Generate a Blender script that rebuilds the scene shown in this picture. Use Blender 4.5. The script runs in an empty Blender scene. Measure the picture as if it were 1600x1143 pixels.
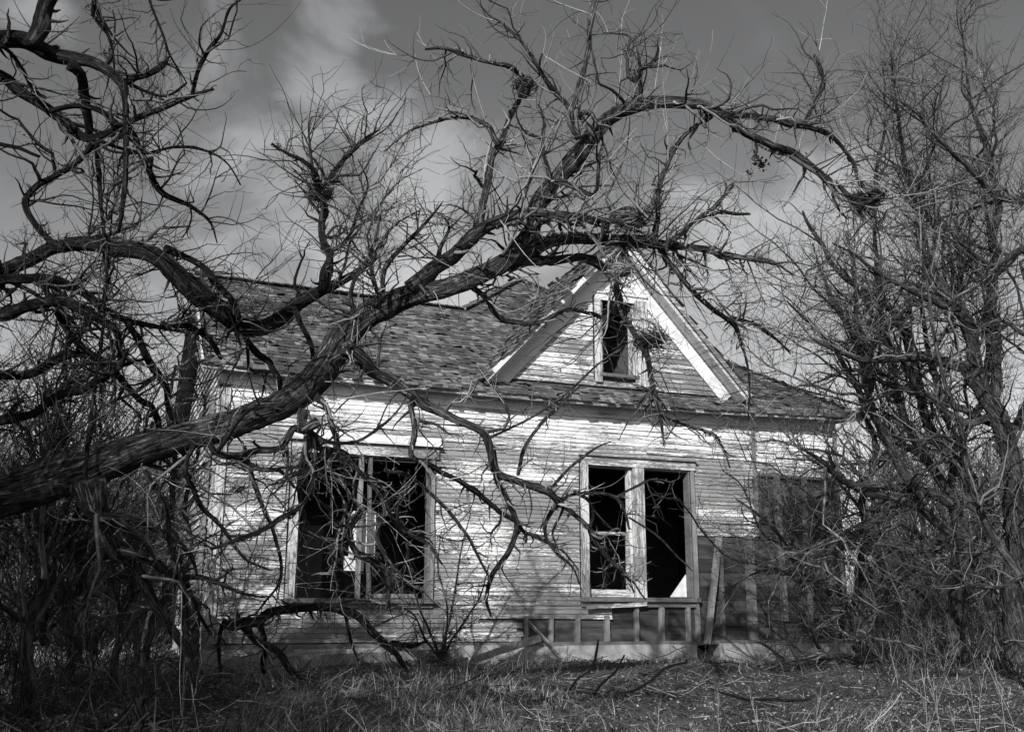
import bpy, math, random
import numpy as np
from mathutils import noise as mn, Vector
random.seed(7); RNG = np.random.default_rng(11)
sc = bpy.context.scene
COL = sc.collection

# ------------------------------------------------------------------ camera
YAW, PIT, ROL, F = math.radians(21.67), math.radians(13.18), math.radians(.13), 1630.0
CAM = np.array([0, -13.0, .64])
FW = np.array([math.sin(YAW)*math.cos(PIT), math.cos(YAW)*math.cos(PIT), math.sin(PIT)])
_rt = np.array([math.cos(YAW), -math.sin(YAW), 0]); _up = np.cross(_rt, FW)
RT = math.cos(ROL)*_rt + math.sin(ROL)*_up
UP = -math.sin(ROL)*_rt + math.cos(ROL)*_up
def at(px, py, d):
    return CAM + (FW + RT*(px-800)/F + UP*(571.5-py)/F)*d
cd = bpy.data.cameras.new('camera'); cam = bpy.data.objects.new('camera', cd); COL.objects.link(cam)
cd.sensor_width = 36; cd.lens = 36*F/1600; cd.clip_end = 2000; cd.clip_start = .1
from mathutils import Matrix
m = Matrix.Identity(4)
for i in range(3):
    m[i][0] = RT[i]; m[i][1] = UP[i]; m[i][2] = -FW[i]; m[i][3] = CAM[i]
cam.matrix_world = m
sc.camera = cam

# ------------------------------------------------------------------ helpers
def tag(o, label=None, cat=None, group=None, kind=None):
    if label: o['label'] = label
    if cat: o['category'] = cat
    if group: o['group'] = group
    if kind: o['kind'] = kind
    return o
def empty(name, loc=(0, 0, 0), rz=0):
    o = bpy.data.objects.new(name, None); COL.objects.link(o); o.location = loc; o.rotation_euler = (0, 0, rz)
    o.empty_display_size = .2
    return o
def mesh_np(name, V, Q, mat, parent=None, smooth=False, T=None, attr=None):
    """V (n,3); Q (m,4) quads; T (k,3) triangles"""
    V = np.asarray(V, dtype=np.float32).reshape(-1, 3)
    if parent is not None: V = V - np.array(parent_loc(parent), dtype=np.float32)
    Q = np.zeros((0, 4), np.int32) if Q is None or len(Q) == 0 else np.asarray(Q, dtype=np.int32)
    T = np.zeros((0, 3), np.int32) if T is None or len(T) == 0 else np.asarray(T, dtype=np.int32)
    me = bpy.data.meshes.new(name)
    me.vertices.add(len(V)); me.vertices.foreach_set('co', V.ravel())
    nl = Q.size + T.size; npo = len(Q) + len(T)
    me.loops.add(nl); me.loops.foreach_set('vertex_index', np.concatenate([Q.ravel(), T.ravel()]))
    me.polygons.add(npo)
    st = np.concatenate([np.arange(len(Q))*4, Q.size + np.arange(len(T))*3]).astype(np.int32)
    me.polygons.foreach_set('loop_start', st)
    me.polygons.foreach_set('use_smooth', np.full(npo, smooth))
    me.update(calc_edges=True)
    if attr is not None:
        a = me.attributes.new('bk', 'FLOAT_VECTOR', 'POINT'); a.data.foreach_set('vector', np.asarray(attr, dtype=np.float32).ravel())
    me.materials.append(mat)
    o = bpy.data.objects.new(name, me); COL.objects.link(o)
    if parent is not None: o.parent = parent
    return o
def parent_loc(p):
    l = np.array(p.location)
    while p.parent is not None:
        p = p.parent; l = l + np.array(p.location)
    return l
BOXQ = np.array([[0, 3, 2, 1], [4, 5, 6, 7], [0, 1, 5, 4], [1, 2, 6, 5], [2, 3, 7, 6], [3, 0, 4, 7]])
class MB:
    def __init__(s): s.V = []; s.Q = []; s.T = []; s.n = 0
    def add(s, V, Q=None, T=None):
        V = np.asarray(V, float).reshape(-1, 3)
        s.V.append(V)
        if Q is not None and len(Q): s.Q.append(np.asarray(Q)+s.n)
        if T is not None and len(T): s.T.append(np.asarray(T)+s.n)
        s.n += len(V)
    def box(s, x0, x1, y0, y1, z0, z1, j=0):
        V = np.array([[x0, y0, z0], [x1, y0, z0], [x1, y1, z0], [x0, y1, z0], [x0, y0, z1], [x1, y0, z1], [x1, y1, z1], [x0, y1, z1]], float)
        if j: V += RNG.normal(0, j, V.shape)
        s.add(V, BOXQ)
    def hexa(s, V8): s.add(V8, BOXQ)
    def beam(s, a, b, w, t, side=(0, -1, 0)):
        """box from a to b, width w across, thickness t along side"""
        a = np.array(a, float); b = np.array(b, float); d = b-a; d /= np.linalg.norm(d)
        n = np.array(side, float); n -= d*n.dot(d); n /= np.linalg.norm(n); u = np.cross(d, n)
        V = []
        for p in (a, b):
            for (i, k) in ((-1, -1), (1, -1), (1, 1), (-1, 1)): V.append(p+u*i*w/2+n*k*t/2)
        s.add(V, BOXQ)
    def beam_noisy(s, a, b, w, t, seg=8, j=.004, side=(0, -1, 0)):
        a = np.array(a, float); b = np.array(b, float); d = (b-a)/np.linalg.norm(b-a)
        n = np.array(side, float); n -= d*n.dot(d); n /= np.linalg.norm(n); u = np.cross(d, n)
        V = []
        for i in range(seg+1):
            p = a+(b-a)*i/seg; jj = RNG.normal(0, j, 2)
            for (p1, k) in ((-1, -1), (1, -1), (1, 1), (-1, 1)): V.append(p+u*(p1*w/2+jj[0]*.7+RNG.normal(0, j*.3))+n*(k*t/2+jj[1]*.5))
        Q = []
        for i in range(seg):
            for k in range(4): Q.append([i*4+k, i*4+(k+1) % 4, i*4+4+(k+1) % 4, i*4+4+k])
        Q += [[3, 2, 1, 0], [seg*4, seg*4+1, seg*4+2, seg*4+3]]
        s.add(V, Q)
    def build(s, name, mat, parent=None, smooth=False):
        return mesh_np(name, np.concatenate(s.V), np.concatenate(s.Q) if s.Q else None, mat, parent, smooth, np.concatenate(s.T) if s.T else None)

# ------------------------------------------------------------------ materials
class NT:
    def __init__(s, name, rough=.85, spec=.25):
        s.m = bpy.data.materials.new(name); s.m.use_nodes = True; s.t = s.m.node_tree; s.b = s.t.nodes['Principled BSDF']
        s.b.inputs['Roughness'].default_value = rough; s.b.inputs['Specular IOR Level'].default_value = spec
    def n(s, ty, **k):
        o = s.t.nodes.new(ty)
        for a, v in k.items(): setattr(o, a, v)
        return o
    def l(s, a, b): s.t.links.new(a, b)
    def obj(s, scale=(1, 1, 1), src=None):
        mp = s.n('ShaderNodeMapping'); mp.inputs['Scale'].default_value = scale
        if src is None: src = s.n('ShaderNodeTexCoord').outputs['Object']
        s.l(src, mp.inputs['Vector']); return mp.outputs['Vector']
    def noise(s, vec, scale=1, det=5, rough=.6, dist=0):
        o = s.n('ShaderNodeTexNoise'); o.inputs['Scale'].default_value = scale; o.inputs['Detail'].default_value = det
        o.inputs['Roughness'].default_value = rough; o.inputs['Distortion'].default_value = dist
        s.l(vec, o.inputs['Vector']); return o.outputs['Fac']
    def math(s, op, a, b=None, clamp=False):
        o = s.n('ShaderNodeMath', operation=op, use_clamp=clamp)
        for i, v in enumerate((a, b)):
            if v is None: continue
            if isinstance(v, (int, float)): o.inputs[i].default_value = v
            else: s.l(v, o.inputs[i])
        return o.outputs[0]
    def rng(s, v, a, b, c=0, d=1, smooth=False):
        o = s.n('ShaderNodeMapRange'); o.interpolation_type = 'SMOOTHSTEP' if smooth else 'LINEAR'
        s.l(v, o.inputs[0])
        for i, x in enumerate((a, b, c, d)): o.inputs[i+1].default_value = x
        return o.outputs[0]
    def mixf(s, f, a, b):
        o = s.n('ShaderNodeMix'); 
        for i, v in ((0, f), (2, a), (3, b)):
            if isinstance(v, (int, float)): o.inputs[i].default_value = v
            else: s.l(v, o.inputs[i])
        return o.outputs[0]
    def grey(s, v): s.l(v, s.b.inputs['Base Color'])
    def bump(s, h, dist=.01, st=1):
        o = s.n('ShaderNodeBump'); o.inputs['Distance'].default_value = dist; o.inputs['Strength'].default_value = st
        s.l(h, o.inputs['Height']); s.l(o.outputs[0], s.b.inputs['Normal'])
    def island(s): return s.n('ShaderNodeNewGeometry').outputs['Random Per Island']

def paint_mat(name, wear=.5, zfade=True, white=.78, axis='x', wood=(.1, .26)):
    t = NT(name, .8, .2); isl = t.island()
    if axis == 'x': s1, s2, s3, s4 = (2.4, 1, 42), (17, 3, 130), (5, 1, 190), (.55, .5, .9)
    else: s1, s2, s3, s4 = (34, 8, 1.6), (110, 30, 9), (190, 40, 5), (1, 1, 1)
    off = t.n('ShaderNodeCombineXYZ'); t.l(t.math('MULTIPLY', isl, 37.), off.inputs[0 if axis == 'x' else 2])
    va = t.n('ShaderNodeVectorMath', operation='ADD'); t.l(t.n('ShaderNodeTexCoord').outputs['Object'], va.inputs[0]); t.l(off.outputs[0], va.inputs[1])
    src = va.outputs[0]
    a = t.noise(t.obj(s1, src), 1, 6, .62, .3); b = t.noise(t.obj(s2, src), 1, 5, .65); c = t.noise(t.obj(s3, src), 1, 4, .6)
    d = t.noise(t.obj(s4), 1, 5, .6)
    v = t.math('ADD', t.math('MULTIPLY', a, .8), t.math('MULTIPLY', b, .65)); v = t.math('SUBTRACT', v, .05)
    v = t.math('ADD', v, t.math('ADD', t.math('MULTIPLY', d, 1.0), -.125))
    v = t.math('ADD', v, t.math('MULTIPLY', isl, .16))
    if zfade:
        sp = t.n('ShaderNodeSeparateXYZ'); t.l(t.n('ShaderNodeTexCoord').outputs['Object'], sp.inputs[0])
        v = t.math('SUBTRACT', v, t.rng(sp.outputs[2], 2.5, 3.15, -.03, .17, True))
    th = 1.13+(.5-wear)*.5+.0
    msk = t.rng(v, th-.02, th+.02, 0, 1)
    part = t.rng(v, th-.14, th+.0, 0, 1)   # thinned, greyed paint near the bare patches
    woodc = t.rng(c, .3, .7, wood[0], wood[1]); 
    woodc = t.math('MULTIPLY', woodc, t.rng(isl, 0, 1, .75, 1.3))
    pc = t.math('MULTIPLY', t.rng(b, .3, .75, white, white*.8), t.rng(part, 0, 1, 1, .68))
    t.grey(t.math('MULTIPLY', t.mixf(msk, pc, woodc), t.rng(d, .3, .7, 1.08, .88)))
    h = t.math('ADD', t.math('MULTIPLY', msk, -.5), t.math('MULTIPLY', c, .6))
    t.bump(h, .006, .9)
    return t.m
def wood_mat(name, lo=.1, hi=.3, axis='x', bump=.006):
    t = NT(name, .9, .15); isl = t.island()
    s = (4, 20, 130) if axis == 'x' else (90, 90, 3)
    s2 = (1.2, 4, 14) if axis == 'x' else (9, 9, 1.2)
    off = t.n('ShaderNodeCombineXYZ'); t.l(t.math('MULTIPLY', isl, 31.), off.inputs[0]); t.l(t.math('MULTIPLY', isl, 17.), off.inputs[2])
    va = t.n('ShaderNodeVectorMath', operation='ADD'); t.l(t.n('ShaderNodeTexCoord').outputs['Object'], va.inputs[0]); t.l(off.outputs[0], va.inputs[1])
    a = t.noise(t.obj(s, va.outputs[0]), 1, 5, .65); b = t.noise(t.obj(s2, va.outputs[0]), 1, 4, .6)
    v = t.math('ADD', t.math('MULTIPLY', a, .5), t.math('MULTIPLY', b, .5))
    c = t.math('MULTIPLY', t.rng(v, .35, .65, lo, hi), t.rng(isl, 0, 1, .6, 1.35))
    t.grey(c); t.bump(a, bump, .8); return t.m
def shingle_mat():
    t = NT('shingle', .95, .1); isl = t.island()
    a = t.noise(t.obj((60, 8, 8)), 1, 5, .7); b = t.noise(t.obj((.9, .9, .9)), 1, 4, .6); c = t.noise(t.obj((14, 14, 14)), 1, 5, .7)
    i2 = t.math('POWER', isl, 2.2)
    v = t.math('MULTIPLY', t.rng(i2, 0, 1, .08, .25), t.rng(a, .3, .7, .65, 1.25))
    v = t.math('MULTIPLY', v, t.rng(b, .3, .7, .6, 1.35)); v = t.math('MULTIPLY', v, t.rng(c, .3, .7, .6, 1.3))
    t.grey(v); t.bump(a, .006, .8); return t.m
def bark_mat(name, lo, hi, sc3=(16, 16, 2.2), dist=.03):
    t = NT(name, .95, .1)
    at_ = t.n('ShaderNodeAttribute', attribute_name='bk').outputs['Vector']
    a = t.noise(t.obj(sc3, at_), 1, 7, .68, 1.2); b = t.noise(t.obj(tuple(3.2*x for x in sc3), at_), 1, 5, .65, .5)
    v = t.math('ADD', t.math('MULTIPLY', a, .7), t.math('MULTIPLY', b, .3))
    r = t.rng(v, .41, .59, 0, 1, True)
    g = t.noise(t.obj((1.3, 1.3, 1.3)), 1, 4, .6)
    t.grey(t.math('MULTIPLY', t.rng(r, 0, 1, lo, hi), t.rng(g, .35, .65, .7, 1.3)))
    t.bump(r, dist, 1); return t.m
def twig_mat(name, lo, hi, pw=1.5):
    t = NT(name, .7, .3); isl = t.island(); v = t.rng(t.math('POWER', isl, pw), 0, 1, lo, hi)
    n = t.noise(t.obj((18, 18, 18)), 1, 4, .6)
    t.grey(t.math('MULTIPLY', v, t.rng(n, .3, .7, .65, 1.3))); return t.m
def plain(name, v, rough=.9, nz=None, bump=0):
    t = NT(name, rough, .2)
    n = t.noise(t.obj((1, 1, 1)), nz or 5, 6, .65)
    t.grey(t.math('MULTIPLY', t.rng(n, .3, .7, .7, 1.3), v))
    if bump: t.bump(n, bump, .8)
    return t.m
M = {}
M['siding'] = paint_mat('peeling_clapboard', .50, wood=(.12, .32), white=.84)
M['siding_gable'] = paint_mat('peeling_gable_clapboard', .46, False, .8)
M['trim'] = paint_mat('peeling_trim', .40, False, .66, 'z', wood=(.12, .3))
M['trimh'] = paint_mat('peeling_trim_level', .38, False, .74)
M['frieze'] = paint_mat('painted_frieze', .10, False, .66)
M['wood'] = wood_mat('weathered_board', .07, .2)
M['woodv'] = wood_mat('weathered_post_wood', .10, .30, 'z')
M['sheath'] = wood_mat('dark_sheathing', .02, .09)  # old dark boards, darkened further to stand for the right bay's shade
M['shingle'] = shingle_mat()
M['bark'] = bark_mat('old_bark', .01, .2, (46, 46, 4.5), .03)
M['bark2'] = bark_mat('dark_bark', .008, .06, (24, 24, 3), .035)
M['bark3'] = bark_mat('grey_bark', .02, .12, (30, 30, 5), .012)
M['twig'] = twig_mat('twig_bark', .02, .34, 3.4)
M['twigd'] = twig_mat('dark_twig_bark', .015, .16, 3.0)
M['twigr'] = twig_mat('grey_twig_bark', .02, .22, 2.0)
M['spray'] = twig_mat('pale_shoot_bark', .28, .6, 1)
M['dark'] = plain('darkened_interior', .10, 1, 3)  # room shade put into the wall colour so the openings go black
M['conc'] = plain('old_concrete', .33, .95, 7, .01)
M['nest'] = twig_mat('nest_twigs', .02, .14, 2)
M['straw'] = twig_mat('straw', .14, .4, 1)
M['white'] = plain('painted_board', .7, .7, 6)
M['grass'] = twig_mat('dry_grass', .045, .52, 2.3)
M['leaf'] = twig_mat('dead_leaves', .03, .34, 3)
M['stone'] = plain('pale_stone', .5, .9, 9, .01)

def ground_mat():
    t = NT('leafy_soil', 1, .1)
    a = t.noise(t.obj((1, 1, 1)), .8, 6, .6); b = t.noise(t.obj((1, 1, 1)), 14, 8, .75); c = t.noise(t.obj((1, 1, 1)), 70, 5, .7)
    v = t.math('ADD', t.math('MULTIPLY', a, .3), t.math('ADD', t.math('MULTIPLY', b, .4), t.math('MULTIPLY', c, .3)))
    t.grey(t.rng(v, .38, .62, .02, .13)); t.bump(v, .05, 1); return t.m
M['ground'] = ground_mat()

# ------------------------------------------------------------------ ground
def gz(x, y):
    x = np.asarray(x, float); y = np.asarray(y, float)
    z = np.where(y < -1, .075*(y+1), 0.) + np.where(y > 6, .03*(y-6), 0)*np.clip((60-y)/20, .6, 1)
    z = np.where(y < -13, -.9, z)
    z = z + .05*np.sin(x*1.3+.7*y)*np.sin(y*1.1-.5*x) + .03*np.sin(x*3.1+y*.4)*np.sin(y*2.7) - .03
    return z
def ground():
    a = np.concatenate([-np.geomspace(600, 8, 20), np.linspace(-7.5, 24, 190), np.geomspace(25, 600, 20)])
    b = np.concatenate([-np.geomspace(400, 13.5, 14), np.linspace(-13, 8, 140), np.geomspace(8.5, 700, 24)])
    X, Y = np.meshgrid(a, b); Z = gz(X, np.clip(Y, -13, 120))
    Z = Z + np.where((abs(X) < 30) & (abs(Y) < 15), RNG.normal(0, .012, X.shape), 0)
    V = np.stack([X, Y, Z], -1).reshape(-1, 3); nx = len(a); i = np.arange(len(b)-1)[:, None]*nx+np.arange(nx-1)[None]
    i = i.ravel(); Q = np.stack([i, i+1, i+1+nx, i+nx], -1)
    o = mesh_np('ground', V, Q, M['ground'], smooth=True); tag(o, kind='structure'); return o
ground()

# ------------------------------------------------------------------ tubes
def tubes(P, R, S):
    """P (M,K,3), R (M,K): open tubes with S sides -> verts, quads"""
    Mn, K, _ = P.shape
    T = np.empty_like(P); T[:, 1:-1] = P[:, 2:]-P[:, :-2]; T[:, 0] = P[:, 1]-P[:, 0]; T[:, -1] = P[:, -1]-P[:, -2]
    T /= np.linalg.norm(T, axis=-1, keepdims=True)+1e-9
    mean = P[:, -1]-P[:, 0]; ref = np.cross(mean, RNG.normal(size=(Mn, 3))); ref /= np.linalg.norm(ref, axis=-1, keepdims=True)+1e-9
    N = ref[:, None]-T*(ref[:, None]*T).sum(-1, keepdims=True); N /= np.linalg.norm(N, axis=-1, keepdims=True)+1e-9
    B = np.cross(T, N)
    th = np.arange(S)*2*np.pi/S
    V = P[:, :, None]+R[:, :, None, None]*(N[:, :, None]*np.cos(th)[None, None, :, None]+B[:, :, None]*np.sin(th)[None, None, :, None])
    idx = np.arange(Mn*K*S).reshape(Mn, K, S)
    a = idx[:, :-1]; b = idx[:, 1:]
    Q = np.stack([a, np.roll(a, -1, 2), np.roll(b, -1, 2), b], -1).reshape(-1, 4)
    return V.reshape(-1, 3), Q
def segs_of(paths):
    """paths: list of (P(k,3),R(k)) or batch arrays"""
    A, B, RA = [], [], []
    flat = []
    for q in paths: flat += q if isinstance(q, list) else [q]
    for P, R in flat:
        if P.ndim == 2: P = P[None]; R = R[None]
        A.append(P[:, :-1].reshape(-1, 3)); B.append(P[:, 1:].reshape(-1, 3)); RA.append(((R[:, 1:]+R[:, :-1])/2).ravel())
    return np.concatenate(A), np.concatenate(B), np.concatenate(RA)
def grow(paths, n, L=(.4, 1.), ang=(35, 75), up=.3, wig=.16, rr=(.3, .6), rmin=.0015, rcap=.012, nseg=9, kink=0., bias=None, flat=None):
    n = int(n)
    A, B, R = segs_of(paths); w = np.linalg.norm(B-A, axis=1)
    if bias is not None: w = w*bias(A)
    cs = np.cumsum(w); k = np.searchsorted(cs, RNG.random(n)*cs[-1]); k = np.clip(k, 0, len(A)-1)
    s0 = A[k]+(B[k]-A[k])*RNG.random((n, 1)); T = B[k]-A[k]; T /= np.linalg.norm(T, axis=1, keepdims=True)+1e-9
    p = np.cross(T, RNG.normal(size=(n, 3))); p /= np.linalg.norm(p, axis=1, keepdims=True)+1e-9
    p[:, 2] += up*.8; p /= np.linalg.norm(p, axis=1, keepdims=True)+1e-9
    a = np.radians(RNG.uniform(ang[0], ang[1], (n, 1)))
    D = T*np.cos(a)+p*np.sin(a)
    r0 = np.minimum(R[k]*RNG.uniform(rr[0], rr[1], n), rcap); r0 = np.maximum(r0, rmin*1.3)
    ln = RNG.uniform(L[0], L[1], n)*np.clip(.5+r0/rcap*.7, .5, 1.2)
    P = np.empty((n, nseg+1, 3)); P[:, 0] = s0; st = (ln/nseg)[:, None]
    cv = RNG.normal(0, wig*.28, (n, 3)); wig = wig*.62; kink = kink*2.2
    for i in range(nseg):
        D = D+RNG.normal(0, wig, (n, 3))+cv; D[:, 2] += up*2.0/nseg
        if kink:
            kk = RNG.random(n) < kink; D[kk] += RNG.normal(0, .42, (kk.sum(), 3))
        D /= np.linalg.norm(D, axis=1, keepdims=True)
        P[:, i+1] = P[:, i]+D*st
    t = np.linspace(0, 1, nseg+1)
    Rr = rmin*.8+(r0-rmin*.8)[:, None]*(1-t)[None]**.85
    return P, Rr

def crm(pts, step):
    """Catmull-Rom through rows (x,y,z,r), resampled"""
    p = np.asarray(pts, float); p = np.vstack([2*p[0]-p[1], p, 2*p[-1]-p[-2]]); out = []
    for i in range(1, len(p)-2):
        n = max(2, int(np.linalg.norm(p[i+1, :3]-p[i, :3])/step))
        t = (np.arange(n)/n)[:, None]
        out.append(.5*((2*p[i])+(-p[i-1]+p[i+1])*t+(2*p[i-1]-5*p[i]+4*p[i+1]-p[i+2])*t**2+(-p[i-1]+3*p[i]-3*p[i+1]+p[i+2])*t**3))
    out.append(p[-2][None]); o = np.vstack(out); o[:, 3] = np.maximum(o[:, 3], .002); return o
def limb_mesh(name, C, mat, parent, rough=.2, blunt=False):
    """C rows x,y,z,r: gnarled tube with furrowed bark"""
    C = C.copy(); K = len(C); q = np.arange(K)*.035; rm_ = C[:, 3].max()
    for (w_, a_) in ((.42, .9), (.16, .5)):   # angular kinks
        w_ = max(w_, rm_*5); kn = np.cumsum(RNG.uniform(.4, 1.6, int(q[-1]/w_*1.6)+4)*w_)-w_
        for ax in range(3): C[:, ax] += np.interp(q, kn, RNG.normal(0, 1, len(kn))*a_)*np.minimum(C[:, 3], .028)*.8
    P = C[:, :3]; R = C[:, 3]; rmax = R.max()
    S = 28 if rmax > .07 else 16 if rmax > .03 else 9 if rmax > .012 else 6
    T = np.gradient(P, axis=0); T /= np.linalg.norm(T, axis=1, keepdims=True)+1e-9
    N = np.empty_like(P); n = np.cross(T[0], [0.3, .2, 1.]); n /= np.linalg.norm(n)
    for i in range(K):
        n = n-T[i]*n.dot(T[i]); n /= np.linalg.norm(n); N[i] = n
    B = np.cross(T, N); th = np.arange(S)*2*np.pi/S
    s = np.concatenate([[0], np.cumsum(np.linalg.norm(np.diff(P, axis=0), axis=1))])
    ph = RNG.uniform(0, 6.28, 8); tw = RNG.uniform(-1.5, 1.5)
    TH = th[None]+tw*s[:, None]; SS = s[:, None]
    lump = .5*np.sin(2*TH+1.7*SS+ph[0])+.35*np.sin(3*TH-2.9*SS+ph[1])+.4*np.sin(TH+4.3*SS+ph[2])+.25*np.sin(5*SS/max(rmax*6, .05)+ph[3]+TH)
    fur = np.zeros_like(TH)
    if S >= 16:
        fur = .9*np.abs(np.sin(3.5*TH+ph[4]+.9*np.sin(6*SS+ph[5]+TH)))**.7+.5*np.abs(np.sin(6.5*TH+ph[6]+1.3*np.sin(9*SS+ph[7])))-.7
    jit = RNG.normal(0, .035, TH.shape); knot = np.zeros_like(TH)
    for _ in range(int(s[-1]*(3.5 if rmax < .06 else 2.2))+1):
        c_ = RNG.uniform(0, s[-1]); rr_ = max(.012, float(np.interp(c_, s, R))); knot += RNG.uniform(.12, .55)*(.35 if rmax > .06 else 1)*np.exp(-((SS-c_)/(rr_*RNG.uniform(.8, 1.8)))**2)*np.clip(.35+.65*np.cos(TH-RNG.uniform(0, 6.28)), 0, 1)
    rad = R[:, None]*(1+rough*lump*.6+rough*.55*fur+jit+knot)
    ext = np.ones(K)
    V = P[:, None]+rad[..., None]*(N[:, None]*np.cos(th)[None, :, None]+B[:, None]*np.sin(th)[None, :, None])
    idx = np.arange(K*S).reshape(K, S); a = idx[:-1]; b = idx[1:]
    Q = np.stack([a, np.roll(a, -1, 1), np.roll(b, -1, 1), b], -1).reshape(-1, 4)
    bk = np.stack([np.cos(TH)*R[:, None]*1.0, np.sin(TH)*R[:, None]*1.0, SS+0*TH], -1).reshape(-1, 3)
    c0 = K*S; V = np.vstack([V.reshape(-1, 3), P[0]-T[0]*R[0]*.2, P[-1]+T[-1]*R[-1]*(.3 if blunt else 1.)]); bk = np.vstack([bk, [0, 0, 0], [0, 0, s[-1]]])
    T3 = [[c0, (k+1) % S, k] for k in range(S)]+[[c0+1, (K-1)*S+k, (K-1)*S+(k+1) % S] for k in range(S)]
    return mesh_np(name, V, Q, mat, parent, True, T3, bk)

def trace(txt, d0, d1, dn=.15, rs=1.0):
    """'x,y,r x,y,r' photo outline of a limb -> a real curve at its own distance d0..d1, metres"""
    a = np.array([[float(v) for v in w.split(',')] for w in txt.split()])
    ln = np.concatenate([[0], np.cumsum(np.hypot(np.diff(a[:, 0]), np.diff(a[:, 1])))]); t = ln/ln[-1]
    ph = random.uniform(0, 6.28); out = []
    for (x, y, r), u in zip(a, t):
        d = d0+(d1-d0)*u+dn*math.sin(ph+u*ln[-1]/95)*min(1, u*4)
        out.append([*at(x, y, d), r*rs*(.80+.06*min(1, r/16)-.08*min(1, r/30))*d/F])
    return crm(out, .035)

TW = {  # branches, twigs, fine twigs, spurs, shoots per metre of limb
 'none': None,
 'sky':   dict(b=4.6, bl=(.2, .8), t=11, f=15, up=.22, sp=34, sh=2.4, shl=(.3, .9)),
 'dense': dict(b=8.5, bl=(.2, .75), t=19, f=26, up=.2, sp=34, sh=3.4, shl=(.25, .8)),
 'thin':  dict(b=5.0, bl=(.15, .6), t=15, f=24, up=.06, sp=40, sh=1.8, shl=(.2, .7)),
 'bare':  dict(b=2.8, bl=(.1, .45), t=9, f=14, up=.06, sp=34, sh=1.0, shl=(.2, .5)),
 'sparse': dict(b=1.4, bl=(.08, .32), t=4, f=6, up=.02, sp=30, sh=.3, shl=(.15, .35)),
 'tangle': dict(b=11., bl=(.25, .9), t=26, f=34, up=-.06, sp=36, sh=4, shl=(.3, .9)),
 'wild':  dict(b=6.5, bl=(.3, 1.1), t=19, f=32, up=.14, sp=14, sh=2.5, shl=(.3, .9)),
}
def twigs_for(limbC, key, parent, mats, k=1.0, gn=.14, nm='crown', bias=None):
    p = TW[key]
    if not p: return
    path = [(limbC[:, :3], limbC[:, 3])]; L = np.linalg.norm(np.diff(limbC[:, :3], axis=0), axis=1).sum()
    V, Q, n0 = [], [], 0
    def put(P, R, S):
        nonlocal n0
        if len(P) == 0: return
        v, q = tubes(P, R, S); V.append(v); Q.append(q+n0); n0 += len(v)
    nb = max(1, int(p['b']*L*k)); b1 = grow(path, nb, p['bl'], (35, 80), p['up'], .2, (.4, .75), .0022, .016, 10, gn, bias)
    put(*b1, 6)
    Lb = np.linalg.norm(np.diff(b1[0], axis=1), axis=2).sum()
    t1 = grow([b1, path], max(2, int(p['t']*L*k)), (.15, .5), (30, 75), p['up'], .2, (.4, .75), .0016, .0075, 8, gn, bias); put(*t1, 4)
    f1 = grow([b1, t1], max(2, int(p['f']*L*k)), (.06, .28), (30, 80), p['up']*.6, .22, (.5, .9), .0013, .0035, 6, gn*.6); put(*f1, 3)
    s1 = grow([b1, t1, path], max(2, int(p['sp']*L*k)), (.015, .06), (40, 90), .1, .1, (.35, .6), .0012, .006, 2); put(*s1, 3)
    s2 = grow([path], max(1, int(p['sp']*L*k*.22)), (.05, .2), (35, 85), .1, .25, (.35, .6), .003, .018, 5, .2); put(*s2, 5)
    o = mesh_np(nm, np.concatenate(V), np.concatenate(Q), mats[0], parent, True)
    if p['sh']:
        h = grow([path, b1], max(1, int(p['sh']*L*k)), p['shl'], (30, 80), p['up']*1.5, .075, (.3, .6), .0014, .0042, 12, 0, bias)
        v, q = tubes(*h, 4); Vh, Qh = [v], [q]
        g = grow([h], max(1, int(p['sh']*L*k*1.5)), (.08, .3), (25, 60), .3, .1, (.5, .8), .0012, .003, 6); v2, q2 = tubes(*g, 3)
        mesh_np('crown', np.vstack([v, v2]), np.vstack([q, q2+len(v)]), mats[1], parent, True)
    return o
def tree(name, label, loc, trunk, limbs, mats, cat='tree', group=None, tk='none', extra=None):
    """trunk (txt,d0,d1); limbs list of (txt,d0,d1,key,k)"""
    r = empty(name, loc); tag(r, label, cat, group)
    Ct = trace(*trunk); to = limb_mesh('trunk', Ct, mats[0], r); twigs_for(Ct, tk, to, mats[1:]); allC = [(Ct[:, :3], Ct[:, 3])]
    for (txt, d0, d1, key, k) in limbs:
        Cl = trace(txt, d0, d1); lo = limb_mesh('limb', Cl, mats[0], r); lo_p = lo
        twigs_for(Cl, key, lo_p, mats[1:], k); allC.append((Cl[:, :3], Cl[:, 3]))
    if extra:   # boughs filling the crown between the main limbs
        n, L, nt_, nf, up, zmin = extra
        b = grow([allC], n, L, (25, 75), up, .13, (.35, .7), .004, .022, 14, .12, (lambda A: (A[:, 2] > zmin)+.001) if zmin else None); t = grow([b], nt_, (.25, .9), (25, 70), up, .18, (.4, .7), .002, .008, 9, .1)
        f = grow([t, b], nf, (.1, .45), (25, 75), up*.5, .2, (.5, .8), .0017, .0045, 6, .06); V, Q, n0 = [], [], 0
        for g, S in ((b, 6), (t, 4), (f, 3)):
            v, q = tubes(*g, S); V.append(v); Q.append(q+n0); n0 += len(v)
        mesh_np('crown', np.vstack(V), np.vstack(Q), mats[1], r, True)
    return r
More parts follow.
